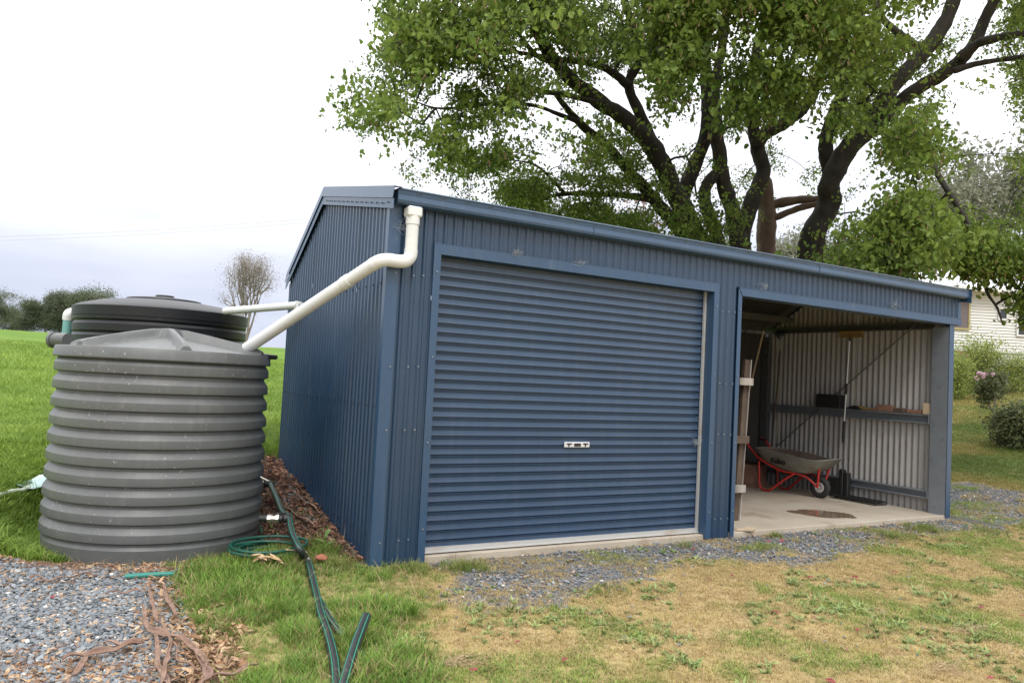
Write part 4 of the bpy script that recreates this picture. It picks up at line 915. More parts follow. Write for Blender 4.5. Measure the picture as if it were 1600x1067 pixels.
for pts, wd, lb in STR:
    wd *= 1.1; path = smooth_path([site(px, py, .045+.03*random.random()) for px, py in pts], 7); m = MB(); vs = []; fs = []; n = len(path); tw = random.uniform(-.6, .6)
    for i, p in enumerate(path):
        d = (path[min(i+1, n-1)]-path[max(i-1, 0)]).normalized(); s = d.cross(Vector((0, 0, 1))).normalized(); u_ = s.cross(d); k = math.sin(PI*min(1, max(0, .03+.94*i/(n-1))))**.6*(.75+.5*noise.noise(p*9)); a = tw+.5*math.sin(i*.5)
        for q in (-1, -.45, .45, 1):
            hh = .35*wd*(q*q)+.012*math.sin(i*.8); s2 = s*math.cos(a)+u_*math.sin(a); u3 = u_*math.cos(a)-s*math.sin(a); pp = p+s2*q*wd*k*.8+u3*hh; pp.z = max(pp.z, gz(pp.x, pp.y)+.03); vs.append(pp)
    for i in range(n-1):
        for q in range(3): fs.append((i*4+q, (i+1)*4+q, (i+1)*4+q+1, i*4+q+1))
    m.add(vs, fs); o = m.build('bark_strip', BARKM, None, smooth=True, loc=tuple(path[0])); tag(o, lb, 'bark'); s_ = o.modifiers.new('thickness', 'SOLIDIFY'); s_.thickness = .006; o['group'] = 'bark strips shed on the ground'
# twigs: thin sticks at lower left, uncountable
m = MB()
for k in range(130):
    px, py = random.uniform(0, 215), random.uniform(1012, 1067); p = site(px, py, .02); a = random.gauss(1.0, .9); L_ = random.uniform(.05, .2); d = Vector((math.cos(a), math.sin(a), random.uniform(-.05, .12)))
    m.tube([p, p+d*L_*.5+Vector((0, 0, .008)), p+d*L_], random.uniform(.0012, .0028), 4)
for k in range(120):
    px, py = random.uniform(380, 560), random.uniform(705, 860); p = site(px, py, .02)
    if -.7 < p.x < -.06: 
        a = random.uniform(0, PI); L_ = random.uniform(.06, .25); d = Vector((math.cos(a)*.5, math.sin(a), .02)); q = p+d*L_
        if q.x < -.05: m.tube([p, q], random.uniform(.002, .004), 4)
for k in range(60):
    px, py = random.uniform(20, 330), random.uniform(880, 915); p = site(px, py, .015); a = random.gauss(0.3, .4); L_ = random.uniform(.1, .3); d = Vector((math.cos(a), math.sin(a), .02)); m.tube([p, p+d*L_*.5+Vector((0, 0, .01)), p+d*L_], random.uniform(.002, .004), 4)
o = m.build('twig_litter', BARKM); tag(o, 'thin brown twigs scattered over the litter left of the shed', 'twigs', kind='stuff')
# red leaves on the lawn, one by one
RL = [(1107, 905), (880, 1030), (808, 1003), (1398, 893), (1212, 957), (1337, 984), (1550, 893), (1535, 950), (1300, 1063), (1145, 900), (740, 1045), (1335, 903), (893, 876), (1083, 857), (1210, 872), (1222, 846), (1266, 903), (1598, 963), (1165, 842), (80, 935), (158, 936), (190, 940), (255, 935), (1545, 1058), (1200, 845)]
for px, py in RL:
    p = site(px, py, .022); v, f = leafshape('gum', random.randint(0, 99)); s = random.uniform(.045, .075); R_ = Matrix.Rotation(random.uniform(0, 6), 3, 'Z') @ Matrix.Rotation(random.gauss(0, .4), 3, 'X')
    m = MB(); m.add([p+R_ @ Vector((a*s, b*s*1.5, c*s)) for a, b, c in v], f); o = m.build('red_leaf', REDLEAF, None, smooth=True, loc=tuple(p)); zg = zones(np.array([p.x]), np.array([p.y]), 0); wher = 'on the slate gravel in front of the near tank' if px < 300 else ('on the grey gravel strip before the shed' if py < 880 else 'on the half dry lawn in front of the shed'); tag(o, 'small red fallen leaf lying '+wher, 'leaf', 'red leaves fallen '+wher)
# torn dead turf clods
for px, py, lb in ((1515, 988, 'torn clump of dead grass on the right of the lawn'), (712, 1040, 'flattened clump of dead grass near the bottom of the lawn'), (1470, 1050, 'brown dead grass clump by the bottom right of the picture')):
    c = site(px, py, .0); m = MB()
    for k in range(160):
        a = random.gauss(0.2, .7); p = c+Vector((random.gauss(0, .10), random.gauss(0, .04), random.uniform(.0, .04))); L_ = random.uniform(.03, .1); d = Vector((math.cos(a), math.sin(a), random.uniform(-.1, .3))); m.tube([p, p+d*L_*.6, p+d*L_+Vector((0, 0, -.01))], .0014, 3, cap=False)
    o = m.build('grass_clump', mat('dead_grass', (.38, .28, .16), rough=.9, var=.3, vscale=60), None, loc=tuple(c)); tag(o, lb, 'grass')

# ================================================================== INSIDE THE OPEN BAY
def yz(px, py, x=8.43):
    d = fw+r2*((px-800)/F)-u2*((py-533.5)/F); t = (x-CAM.x)/d.x; return CAM+d*t
# wheelbarrow, modelled along its own +X (towards the wheel)
wb = thing('wheelbarrow', 'red framed wheelbarrow with a dull grey tray and black wheel in the open bay', 'wheelbarrow', (7.86, 1.68, 0))
ax = Vector((7.80, 1.62, 0)); hl = Vector((7.66, 2.75, 0)); fx = (ax-hl).normalized(); fy = Vector((0, 0, 1)).cross(fx)
def wbp(a, b, c): return ax+fx*a+fy*b+Vector((0, 0, c))
WR = .165
m = MB(); vs = []; fs = []; nn, mm_ = 36, 12
for i in range(nn):
    a = 2*PI*i/nn
    for j in range(mm_):
        b = 2*PI*j/mm_; rr = WR-.048+.048*math.cos(b); vs.append(wbp(rr*math.cos(a), .044*math.sin(b), WR+rr*math.sin(a)))
for i in range(nn):
    for j in range(mm_): fs.append((i*mm_+j, ((i+1) % nn)*mm_+j, ((i+1) % nn)*mm_+(j+1) % mm_, i*mm_+(j+1) % mm_))
m.add(vs, fs); wh = m.build('wheel', RUBBER, wb, smooth=True)
m = MB()
for sgn in (-1, 1):
    ring_ = []
    for i in range(30): a = 2*PI*i/30; ring_.append(a)
    vs = [wbp(r*math.cos(a), sgn*o2, WR+r*math.sin(a)) for r, o2 in ((.080, .030), (.062, .036), (.058, .018), (.02, .014)) for a in ring_]
    fs = [(q*30+i, q*30+(i+1) % 30, (q+1)*30+(i+1) % 30, (q+1)*30+i) for q in range(3) for i in range(30)]; m.add(vs, fs)
m.tube([wbp(0, -.07, WR), wbp(0, .07, WR)], .014, 12); m.build('rim', ALU, wh, smooth=True, auto=.6)
tr = .0165
for s in (-1, 1):
    m = MB(); m.tube(smooth_path([wbp(-1.32, s*.29, .80), wbp(-1.22, s*.29, .78), wbp(-1.02, s*.27, .60), wbp(-.90, s*.26, .50), wbp(-.55, s*.22, .36), wbp(-.30, s*.18, .34), wbp(-.14, s*.12, .29), wbp(0, s*.075, WR)], 6), tr, 12); m.build('handle_rail', RED, wb, smooth=True)
    m = MB(); m.tube([wbp(-1.33, s*.29, .802), wbp(-1.18, s*.29, .765)], .023, 12); m.build('grip', BLACK, wb, smooth=True, auto=.6)
    m = MB(); m.tube(smooth_path([wbp(-.93, s*.25, .47), wbp(-.92, s*.25, .30), wbp(-.90, s*.25, .08), wbp(-.83, s*.25, .022), wbp(-.74, s*.25, .022), wbp(-.66, s*.25, .07), wbp(-.46, s*.22, .24), wbp(-.33, s*.19, .335)], 6), tr, 12); m.build('leg', RED, wb, smooth=True)
    m = MB(); m.tube([wbp(.005, s*.085, WR), wbp(.07, s*.16, .53)], tr, 12); m.build('front_stay', RED, wb, smooth=True, auto=.7)
# tray: rim heights and floor
def tray(off):
    rimp = [(-1.00, .28, .66), (-1.00, -.28, .66), (-.45, -.345, .635), (-.02, -.335, .58), (.20, -.24, .60), (.26, 0, .62), (.20, .24, .60), (-.02, .335, .58), (-.45, .345, .635)]
    flo = [(-.80, .15, .43), (-.80, -.15, .43), (-.50, -.19, .375), (-.22, -.19, .36), (-.10, -.12, .37), (-.07, 0, .37), (-.10, .12, .37), (-.22, .19, .36), (-.50, .19, .375)]
    return rimp, flo
R_, Fl = tray(0); n = 9; m = MB()
def curve9(L, k=4):
    P_ = [Vector(p) for p in L]; o = []
    for i in range(len(P_)):
        a, b, c, d = P_[i-1], P_[i], P_[(i+1) % n], P_[(i+2) % n]
        for j in range(k):
            t = j/k; o.append(.5*((2*b)+(c-a)*t+(2*a-5*b+4*c-d)*t*t+(3*b-3*c+d-a)*t**3) if True else b)
    return o
Rc, Fc_ = curve9(R_), curve9(Fl); K = len(Rc); rows = []
for t in (0, .12, .35, .65, .9, 1): rows.append([Rc[i].lerp(Fc_[i], t)+Vector((0, 0, -.035*math.sin(PI*t)))+((Rc[i]-Fc_[i])*Vector((1, 1, 0)).length*0) for i in range(K)])
cen = Vector((-.45, 0, .365))
def trayrows(dz, rows_):
    vs = [wbp(p.x, p.y, p.z+dz) for r in rows_ for p in r]; vs.append(wbp(cen.x, cen.y, cen.z+dz)); fs = []
    for j in range(len(rows_)-1):
        for i in range(K): fs.append((j*K+i, j*K+(i+1) % K, (j+1)*K+(i+1) % K, (j+1)*K+i))
    for i in range(K): fs.append(((len(rows_)-1)*K+i, (len(rows_)-1)*K+(i+1) % K, len(vs)-1))
    return vs, fs
vs, fs = trayrows(0, rows); m.add(vs, fs, 0)
rows2 = [[p+(Vector((-.45, 0, p.z))-p).normalized()*.005 for p in r] for r in rows]; vs, fs = trayrows(.003, rows2); m.add(vs, fs, 1)
ty = m.build('tray', (TRAYM, TRAYIN), wb, smooth=True, auto=.7)
m = MB(); rl = [wbp(p.x, p.y, p.z+.003) for p in Rc]; m.tube(rl+[rl[0]], .009, 8, cap=False); m.build('rim', TRAYM, ty, smooth=True)
# the script lettering on the tray side that faces the camera
side = -1 if (wbp(0, -1, 0)-CAM).length < (wbp(0, 1, 0)-CAM).length else 1
def textmesh(body, size, shear=.35, bold=.006):
    c = bpy.data.curves.new('lettering', 'FONT'); c.body = body; c.size = size; c.shear = shear; c.offset = bold; c.extrude = .001; c.align_x = 'CENTER'; c.align_y = 'CENTER'; c.space_character = .88
    o = bpy.data.objects.new('tmp', c); col.objects.link(o); bpy.context.view_layer.update(); me = bpy.data.meshes.new_from_object(o.evaluated_get(bpy.context.evaluated_depsgraph_get())); bpy.data.objects.remove(o); return me
me = textmesh('Kelso', .135, bold=.004); me.materials.append(BLACK)
bu = wbp(-.80, side*.235, .50); bv = wbp(-.35, side*.265, .48); tx = (bv-bu).normalized()
outn = (wbp(0, side, 0)-wbp(0, 0, 0)).normalized(); outn = (outn-Vector((0, 0, .85))).normalized(); outn = (outn-tx*outn.dot(tx)).normalized(); ty_ = outn.cross(tx); 
if ty_.z < 0: ty_ = -ty_
Mx = Matrix((tx, ty_, tx.cross(ty_))).transposed().to_4x4(); bpy.context.view_layer.update()
from mathutils.bvhtree import BVHTree
tym = ty.data; bv_ = BVHTree.FromPolygons([ty.matrix_world @ v.co for v in tym.vertices], [tuple(p.vertices) for p in tym.polygons]) if False else BVHTree.FromPolygons([v.co.copy() for v in tym.vertices], [tuple(p.vertices) for p in tym.polygons])
src_c = wbp(-.56, side*.30, .51)
hit = bv_.ray_cast(CAM, (src_c-CAM).normalized()); hc_ = hit[0] if hit[0] else src_c; nn_ = hit[1] if hit[1] else outn
if nn_.dot(CAM-hc_) < 0: nn_ = -nn_
tx = (tx-nn_*tx.dot(nn_)).normalized()
if tx.dot(r2) < 0: tx = -tx
ty_ = nn_.cross(tx); Mx = Matrix((tx, ty_, nn_)).transposed().to_4x4(); Mx.translation = hc_+nn_*.012
me.transform(Mx); o = bpy.data.objects.new('lettering', me); col.objects.link(o); o.parent = ty; o.matrix_parent_inverse = Matrix.Identity(4)

# log
lg = MB(); vs = []; fs = []; c = Vector((7.72, 2.98, 0)); nn = 30
for j, z in enumerate((0, .05, .15, .27, .35, .37)):
    for i in range(nn):
        a = 2*PI*i/nn; r = (.30+.02*math.sin(3*a)+.014*math.sin(7*a+2))*(1+.10*(z < .06))*(1 if z < .36 else .93); vs.append((c.x+r*1.12*math.cos(a), c.y+r*.8*math.sin(a), z+.001))
for j in range(5):
    for i in range(nn): fs.append((j*nn+i, j*nn+(i+1) % nn, (j+1)*nn+(i+1) % nn, (j+1)*nn+i))
fs.append(tuple(range(5*nn, 6*nn))); lg.add(vs, fs); o = lg.build('log', LOGM, None, smooth=True, auto=.8, loc=tuple(c)); tag(o, 'big cut wooden log standing on the floor behind the wheelbarrow', 'log')
# old timber gate standing inside the left jamb
gt = thing('timber_gate', 'weathered white painted timber frame standing against the left jamb of the bay', 'gate', (4.86, .56, 0))
gb = Vector((4.86, .56, 0)); gt_ = at(1166, 562, (Vector((4.86, .72, 1.9))-CAM).dot(fw)+.02)
def gp(t, off=0, dx=0): p = gb.lerp(gt_, t); return p+Vector((dx, off, 0))
m = MB(); m.bar(gp(0), gp(1), .075, .05, (0, 1, 0)); m.build('upright', DARKW, gt, bevel=.004)
m = MB(); m.bar(gp(0, -.01, .048), gp(1, -.01, .048), .018, .07, (0, 1, 0)); m.build('white_edge', OLDW, gt, bevel=.003)
m = MB(); m.bar(gp(.02, .10, -.11), gp(.98, .10, -.11), .12, .05, (0, 1, 0)); m.build('upright', DARKW, gt, bevel=.004)
for t, mt in ((.86, OLDW), (.20, OLDW), (.50, DARKW)):
    p = gp(t, -.055); m = MB(); m.box(p.x-.20, p.y-.06, p.z-.045, p.x+.035, p.y-.01, p.z+.045) ; m.build('rail', mt, gt, bevel=.004)
# long poles leaning at the back left
def pole(label, a, b, r, mt, name='pole', cat='pole'):
    m = MB(); m.tube([a, b], r, 10); o = m.build(name, mt, None, smooth=True, auto=.7, loc=tuple(a)); tag(o, label, cat)
pole('pale long wooden pole leaning in the dark corner behind the barrow handles', Vector((7.35, 3.10, .02)), at(1193, 517, 13.05), .017, PALEW)
pole('dark red brown plank leaning in the corner left of the pale pole', Vector((7.15, 3.20, .02)), Vector((7.15, 3.30, 2.25)), .06, DARKW, 'plank', 'plank')
pole('thin brown stake leaning against the end wall above the log', Vector((8.33, 3.05, .45)), Vector((8.36, 2.95, 2.3)), .012, DARKW, 'stake', 'stake')
# items on the girt
gt_z = 1.380
def ongirt(px0, px1, h, d=.075):
    a = yz(px0, 640, 8.39).y; b = yz(px1, 640, 8.39).y; return min(a, b), max(a, b)
y0, y1 = ongirt(1280, 1317, 0); m = MB(); m.box(8.30, y0, gt_z, 8.427, y1, gt_z+.21); m.box(8.295, y0+.03, gt_z+.185, 8.2995, y1-.03, gt_z+.215); o = m.build('crate', BLACK, None, bevel=.02); tag(o, 'black plastic box sitting on the wall girt left of the broom', 'box')
y0, y1 = ongirt(1325, 1346, 0); m = MB(); m.prism([(y0, gt_z), (y1, gt_z), (y1, gt_z+.02), (y0+(y1-y0)*.5, gt_z+.06), (y0, gt_z+.045)], 0, 'x', 8.34, 8.42); o = m.build('trowel', BLACK, None, bevel=.004); tag(o, 'dark flat tool on the girt just right of the broom pole', 'tool')
y0, y1 = ongirt(1343, 1360, 0); m = MB(); m.bar((8.36, y1, gt_z+.045), (8.36, y0, gt_z+.02), .035, .035); o = m.build('tool_handle', YELLOW, None, bevel=.008); tag(o, 'yellow orange tool handle on the girt beside the dark tool', 'tool')
for (p0_, p1_, hh, mt, lb, nm) in ((1371, 1397, .10, BRICKM, 'tallest brown brick on the girt right of the tool handle', 'brick'), (1360, 1371, .04, BRICKM, 'low brown brick piece left of the tallest brick', 'brick'), (1398, 1415, .065, DARKW, 'dark wood offcut between the two bricks on the girt', 'wood_block'), (1418, 1441, .055, BRICKM, 'flat brown brick next to the pale timber block', 'brick')):
    y0, y1 = ongirt(p0_, p1_, 0); m = MB(); m.box(8.355, y0+.004, gt_z+.0005, 8.425, y1-.004, gt_z+hh); o = m.build(nm, mt, None, bevel=.005); tag(o, lb, nm.replace('_', ' '))
y0, y1 = ongirt(1444, 1457, 0); m = MB(); m.box(8.35, y0, gt_z+.0005, 8.42, y1, gt_z+.16); o = m.build('timber_block', PALEW, None, bevel=.003); tag(o, 'pale timber block standing on the girt next to the steel post', 'wood block')
# telescopic broom
br = thing('broom', 'telescopic broom with a yellow head standing upside down against the end wall', 'broom', (8.32, 1.68, .75))
top = yz(1328, 523, 8.33); bot = yz(1317, 692, 8.33); mid = top.lerp(bot, .45); mid2 = top.lerp(bot, .55); lo = top.lerp(bot, .80)
m = MB(); m.tube([top, bot.lerp(top, .02)], .011, 12); m.build('pole', CHROME, br, smooth=True, auto=.6)
m = MB(); m.tube([mid, mid2], .018, 12); m.build('lock_collar', BLACK, br, smooth=True, auto=.6)
m = MB(); m.tube([lo, lo.lerp(bot, .62), lo.lerp(bot, .7), bot], [.021, .021, .023, .012], 12); m.build('grip', BLACK, br, smooth=True, auto=.6)
m = MB(); m.tube([top+Vector((0, 0, .05)), top+Vector((0, 0, -.10))], [.022, .014], 10); m.build('head_socket', BLACK, br, smooth=True, auto=.6)
hd_ = MB(); hd_.box(8.305, top.y-.23, top.z+.02, 8.36, top.y+.20, top.z+.062); hd_.build('brush_head', YELLOW, br, bevel=.008)
m = MB()
for k in range(260):
    y = top.y-.22+.41*random.random(); x = random.uniform(8.31, 8.355); m.bar((x, y, top.z+.02), (x+random.gauss(0, .006), y+random.gauss(0, .01), top.z-.045), .0025, .0025)
o = m.build('bristles', YELLOW, br); o['kind'] = 'stuff'
# black mats and posts standing by the wall, wire rack on the floor
a = yz(1316, 733, 8.30); b = yz(1328, 740, 8.30)
for (pa, pb2, zt_, lb) in ((1313, 1320, .44, 'taller black rubber post standing by the end wall'), (1321, 1328, .40, 'shorter black rubber post standing beside the taller one')):
    ya, yb = yz(pa, 760, 8.26).y, yz(pb2, 760, 8.26).y; m = MB(); m.box(8.20, min(ya, yb), .03, 8.29, max(ya, yb), zt_); o = m.build('rubber_post', BLACK, None, bevel=.012); tag(o, lb, 'post')
ya, yb = yz(1298, 765, 8.26).y, yz(1311, 765, 8.26).y; m = MB(); m.box(8.22, min(ya, yb), .002, 8.33, max(ya, yb), .28); o = m.build('dark_box', BLACK, None, bevel=.01); tag(o, 'small dark box on the floor behind the barrow wheel', 'box')
rk = thing('metal_rack', 'low black slatted metal tray lying on the floor along the end wall', 'rack', (8.2, 1.3, 0))
m = MB(); x0, x1, y0, y1 = 8.04, 8.30, .86, 1.62
for z in (.005, .05):
    for (a, b) in (((x0, y0, z), (x1, y0, z)), ((x1, y0, z), (x1, y1, z)), ((x1, y1, z), (x0, y1, z)), ((x0, y1, z), (x0, y0, z))): m.bar(a, b, .010, .010)
m.build('frame', BLACK, rk)
k = 0
while y0+k*.04 < y1-.02:
    m = MB(); yy = y0+.02+k*.04; m.box(x0+.005, yy, .026, x1-.005, yy+.02, .046); m.build('slat', BLACK, rk); k += 1
for (x, y) in ((x0, y0), (x1, y0), (x0, y1), (x1, y1), (x0, (y0+y1)/2)):
    m = MB(); m.box(x-.006, y-.006, 0, x+.006, y+.006, .05); m.build('foot', BLACK, rk)
# timber wedge lying by the slab edge, paper scrap, dark broom head hanging
p = site(1163, 828, .02); m = MB(); m.prism([(4.33, .03), (4.60, .10), (4.64, .03), (4.52, -.04)], 0, 'z', .004, .03); o = m.build('timber_wedge', PALEW, None, bevel=.003); tag(o, 'flat pale timber offcut lying at the slab edge by the pier', 'wood block')
hb = yz(1218, 515, 8.30)
m = MB()
for k in range(220):
    a = random.uniform(0, 2*PI); d = Vector((random.gauss(0, .03), .16*math.cos(a)*random.random(), -.03-.16*random.random()*abs(math.sin(a)))); m.tube([hb+d*.2, hb+d], .0025, 3, cap=False)
o = m.build('brush_bundle', BLACK); tag(o, 'dark bristly bundle hanging under the roof in the back of the bay', 'brush')

# ================================================================== THE BIG TREE
LEAFM = leafmat('maple_leaf', (.062, .115, .016), (.28, .375, .075), trans=.48)
SEEDM = mat('seed_clusters', (.24, .14, .07), rough=.7)
def limb_mesh(paths, name, mt, parent, n=10):
    m = MB()
    for pts, r in paths:
        fine = []; fr = []
        for i in range(len(pts)-1):
            k_ = max(1, int((pts[i+1]-pts[i]).length/.07))
            for j in range(k_): fine.append(pts[i].lerp(pts[i+1], j/k_)); fr.append(r[i]+(r[i+1]-r[i])*j/k_)
        fine.append(pts[-1]); fr.append(r[-1]); v0 = len(m.v); m.tube(fine, fr, n+4, cap=True)
        for j in range(v0, len(m.v)):
            c = fine[min((j-v0)//(n+4), len(fine)-1)]; p = Vector(m.v[j]); d = p-c; q = noise.noise(p*5)*.16+noise.noise(Vector((p.x*14, p.y*14, p.z*4)))*.16; m.v[j] = tuple(c+d*(1+q))
    return m.build(name, mt, parent, smooth=True)
def wobble(path, radii, amp):
    o = []
    for i, p in enumerate(path):
        q = noise.noise_vector(p*.9)*amp*.35+noise.noise_vector(p*3)*amp*.1; o.append(p+q)
    return o
def limb(px, depth0, depth1, r0, r1):
    n = len(px); pts = [at(x, y, depth0+(depth1-depth0)*i/(n-1)) for i, (x, y) in enumerate(px)]
    P_ = smooth_path(pts, 6); k = len(P_); R = [(r0+(r1-r0)*(i/(k-1))**.8)*(1+.03*math.sin(i*1.7)) for i in range(k)]
    return P_, R
TB = at(1205, 470, 15.6); tz = gz(TB.x, TB.y)
tree = thing('maple_tree', 'large spreading broadleaf tree with many dark trunks rising behind the shed', 'tree', (TB.x, TB.y, tz))
LIMBS = [
 ([(1150, 470), (1105, 400), (1062, 318), (1028, 245), (992, 202), (942, 162), (901, 132), (864, 91), (844, 57), (830, 15), (815, -40)], 15.6, 13.2, .23, .08),
 ([(1120, 430), (1042, 336), (1000, 285), (942, 226), (905, 190), (870, 150)], 15.9, 14.6, .17, .05),
 ([(1032, 315), (985, 306), (930, 303), (884, 304), (850, 312)], 15.6, 14.4, .085, .03),
 ([(1026, 243), (1005, 190), (982, 135), (996, 100), (998, 60), (980, 10), (970, -40)], 15.0, 14.2, .12, .06),
 ([(982, 135), (955, 112), (925, 101), (891, 96)], 14.6, 14.0, .09, .05),
 ([(1128, 470), (1084, 371), (1067, 312), (1085, 262), (1099, 219), (1105, 169), (1105, 84), (1097, 0), (1092, -50)], 15.5, 15.0, .17, .10),
 ([(1150, 440), (1101, 312), (1128, 262), (1122, 215), (1118, 150), (1130, 70), (1140, -40)], 15.0, 14.8, .13, .08),
 ([(1165, 470), (1156, 388), (1147, 329), (1131, 287), (1122, 236), (1115, 190)], 15.2, 14.8, .20, .11),
 ([(1160, 470), (1161, 371), (1177, 312), (1194, 270), (1184, 228), (1200, 205), (1236, 186), (1270, 150), (1290, 90), (1300, -30)], 15.6, 15.4, .18, .10),
 ([(1184, 228), (1170, 160), (1180, 90), (1200, 20), (1210, -40)], 15.4, 15.0, .13, .08),
 ([(1262, 480), (1266, 405), (1274, 363), (1295, 320), (1297, 287), (1320, 240), (1345, 205), (1371, 173), (1400, 126), (1447, 80), (1476, 34), (1500, -30)], 15.2, 13.6, .27, .11),
 ([(1330, 230), (1388, 181), (1422, 148), (1472, 118), (1514, 80), (1540, 25), (1565, -25)], 14.8, 13.6, .16, .09),
 ([(1500, 92), (1525, 70), (1548, 63), (1600, 53), (1680, 40)], 13.9, 13.0, .10, .05),
 ([(1490, 112), (1530, 100), (1590, 90), (1680, 80)], 13.9, 13.4, .06, .035),
 ([(1297, 287), (1290, 220), (1330, 120), (1370, 30), (1390, -40)], 15.2, 14.6, .16, .09),
 ([(1447, 80), (1380, 30), (1350, -30)], 13.9, 13.9, .07, .05),
 ([(1480, 300), (1512, 350), (1537, 425), (1543, 456), (1558, 480), (1566, 505)], 12.6, 12.4, .05, .012),
 ([(1380, 175), (1440, 230), (1480, 300)], 14.0, 12.7, .08, .045),
 ([(942, 162), (890, 150), (840, 140), (800, 118), (760, 60)], 14.2, 13.0, .06, .02),
 ([(890, 96), (820, 84), (770, 78), (720, 88)], 13.6, 12.8, .05, .015),
 ([(864, 91), (840, 88), (800, 40), (770, -10)], 13.4, 12.8, .06, .02),
 ([(905, 190), (870, 178), (830, 165), (770, 163), (690, 170), (650, 160)], 14.6, 12.6, .05, .012),
 ([(884, 304), (840, 260), (800, 250)], 14.4, 14.0, .035, .012),
 ([(830, 15), (790, -40)], 13.2, 13, .07, .05),
]
paths = []
for px, d0, d1, ra, rb in LIMBS:
    P_, R = limb(px, d0, d1, ra, rb); P_ = wobble(P_, R, min(.14, ra)); paths.append((P_, R))
trunk_paths = [0, 1, 5, 6, 7, 8, 10, 11]
root = Vector((TB.x, TB.y, tz-.2))
for i in (0, 1, 5, 6, 7, 8, 10):
    P_, R = paths[i]; b = P_[0]; g = Vector((root.x+(b.x-root.x)*.75, root.y+(b.y-root.y)*.75, gz(b.x, b.y)-.1)); paths[i] = ([g, g.lerp(b, .5)]+P_, [R[0]*1.35, R[0]*1.1]+R)
for i in (0, 1, 5, 6, 7, 8, 10): limb_mesh([paths[i]], 'trunk', TRUNK, tree, 14)
for i in range(len(paths)):
    if i not in (0, 1, 5, 6, 7, 8, 10): limb_mesh([paths[i]], 'limb', TRUNK, tree, 10)
# a separate smoother trunk with a level limb, between the dark ones
tr2b = at(1197, 470, 16.4)
tree2 = thing('smooth_trunk_tree', 'smooth brown trunk with a level limb between the dark trunks behind the shed', 'tree', (tr2b.x, tr2b.y, gz(tr2b.x, tr2b.y)))
P_, R = limb([(1196, 470), (1196, 396), (1198, 337), (1195, 300), (1192, 280)], 16.4, 16.2, .24, .15); g = Vector((P_[0].x, P_[0].y, gz(P_[0].x, P_[0].y)-.1))
limb_mesh([([g]+P_, [.28]+R)], 'trunk', TRUNK2, tree2, 14)
limb_mesh([limb([(1200, 322), (1225, 316), (1250, 312), (1275, 312), (1300, 305)], 16.3, 16.0, .11, .07)], 'limb', TRUNK2, tree2, 10)
limb_mesh([limb([(1200, 345), (1225, 335), (1250, 325), (1278, 318)], 16.3, 16.0, .08, .06)], 'limb', TRUNK2, tree2, 10)

OUT = [(612, -70), (590, 25), (625, 60), (585, 85), (596, 120), (545, 128), (540, 158), (578, 175), (560, 190), (596, 225), (618, 262), (640, 292), (655, 320), (1100, 400), (1440, 440), (1480, 415), (1530, 430), (1560, 520), (1600, 500), (1700, 480), (1700, -70)]
GAPS = [(757, 218, 58, 22), (985, 320, 40, 14), (1010, 15, 16, 9), (1240, 330, 26, 60), (1122, 340, 18, 45), (1060, 330, 12, 30), (1215, 290, 14, 30), (700, 125, 22, 10), (815, 60, 26, 15), (865, 170, 40, 8), (1525, 160, 22, 16), (1580, 200, 22, 14), (1520, 232, 22, 12), (1560, 300, 60, 50), (1500, 300, 26, 30), (1590, 380, 16, 28), (640, 190, 16, 12), (1440, 40, 20, 16), (1420, 30, 18, 22), (1090, 430, 60, 20), (1476, 432, 42, 26), (955, 265, 16, 10), (1180, 345, 130, 42), (1000, 130, 20, 12), (940, 40, 20, 12)]
def crown_samples(n):
    out = []
    while len(out) < n:
        px = rng.uniform(535, 1680, 4000); py = rng.uniform(-70, 520, 4000); ok = inpoly(OUT, px, py)
        dens = np.where((px < 930) & (py > 190), 1.0, .74); nz1 = fbm(px, py, 1/75, 210, 4); dens *= np.clip((nz1-.37)*7, .03, 1)*np.clip((fbm(px, py, 1/28, 250, 3)-.30)*6, .12, 1)
        for gx, gy, rx, ry in GAPS:
            q = ((px-gx)/rx)**2+((py-gy)/ry)**2; dens *= np.where(q < 1, .03 if gy != 345 else .10, np.where(q < 1.5, .5, 1))
        dens *= np.where((px > 1470) & (py > 60) & (py < 400), .62, 1)*np.where((px < 640), .75, 1)*np.where((px < 1000) & (py < 150), .85, 1)*np.where((px > 1480) & (py > 380), 1.3, 1)
        dens *= np.where((px > 1120) & (px < 1300) & (py > 200) & (py < 300), .45, 1)
        dens *= np.where((px > 1035) & (px < 1310) & (py > 195), .55, 1)
        for li in range(len(LIMBS)):
            L_ = LIMBS[li][0]; wdt = 15 if li in (0, 10, 11) else (10 if LIMBS[li][3] > .07 else 5)
            for (xa, ya), (xb, yb) in zip(L_, L_[1:]):
                vx, vy = xb-xa, yb-ya; t = np.clip(((px-xa)*vx+(py-ya)*vy)/(vx*vx+vy*vy), 0, 1); dd = np.hypot(px-xa-t*vx, py-ya-t*vy); dens *= np.where(dd < wdt, .16, 1)
        ok &= rng.rand(4000) < dens
        for x, y in zip(px[ok], py[ok]): out.append((x, y))
    return out[:n]
S = crown_samples(6200); att = []
for x, y in S:
    near = 1 if (1010 < x < 1480 and (y < 190 or x > 1310) and not (1330 < x < 1500 and 60 < y < 190) and random.random() < .42) else 0
    if near: d = random.uniform(10.8, 12.6)
    elif x < 900: d = random.gauss(13.6, 1.0)
    else: d = random.uniform(12.5, 17.5)
    if x > 1480 and y > 380: d = random.uniform(12.0, 13.0)
    if 1120 < x < 1300 and y > 180: d = random.uniform(16.6, 18.5) if random.random() < .8 else d
    if 1030 < x < 1150 and y > 305: d = random.uniform(13.2, 14.2)
    if y > 250 and 640 < x < 1040: d = random.uniform(13.5, 16.5)
    p = at(x, y, d)
    if p.z < 3.4 and p.x < 8.7 and p.y < 4.0: continue
    att.append(p)
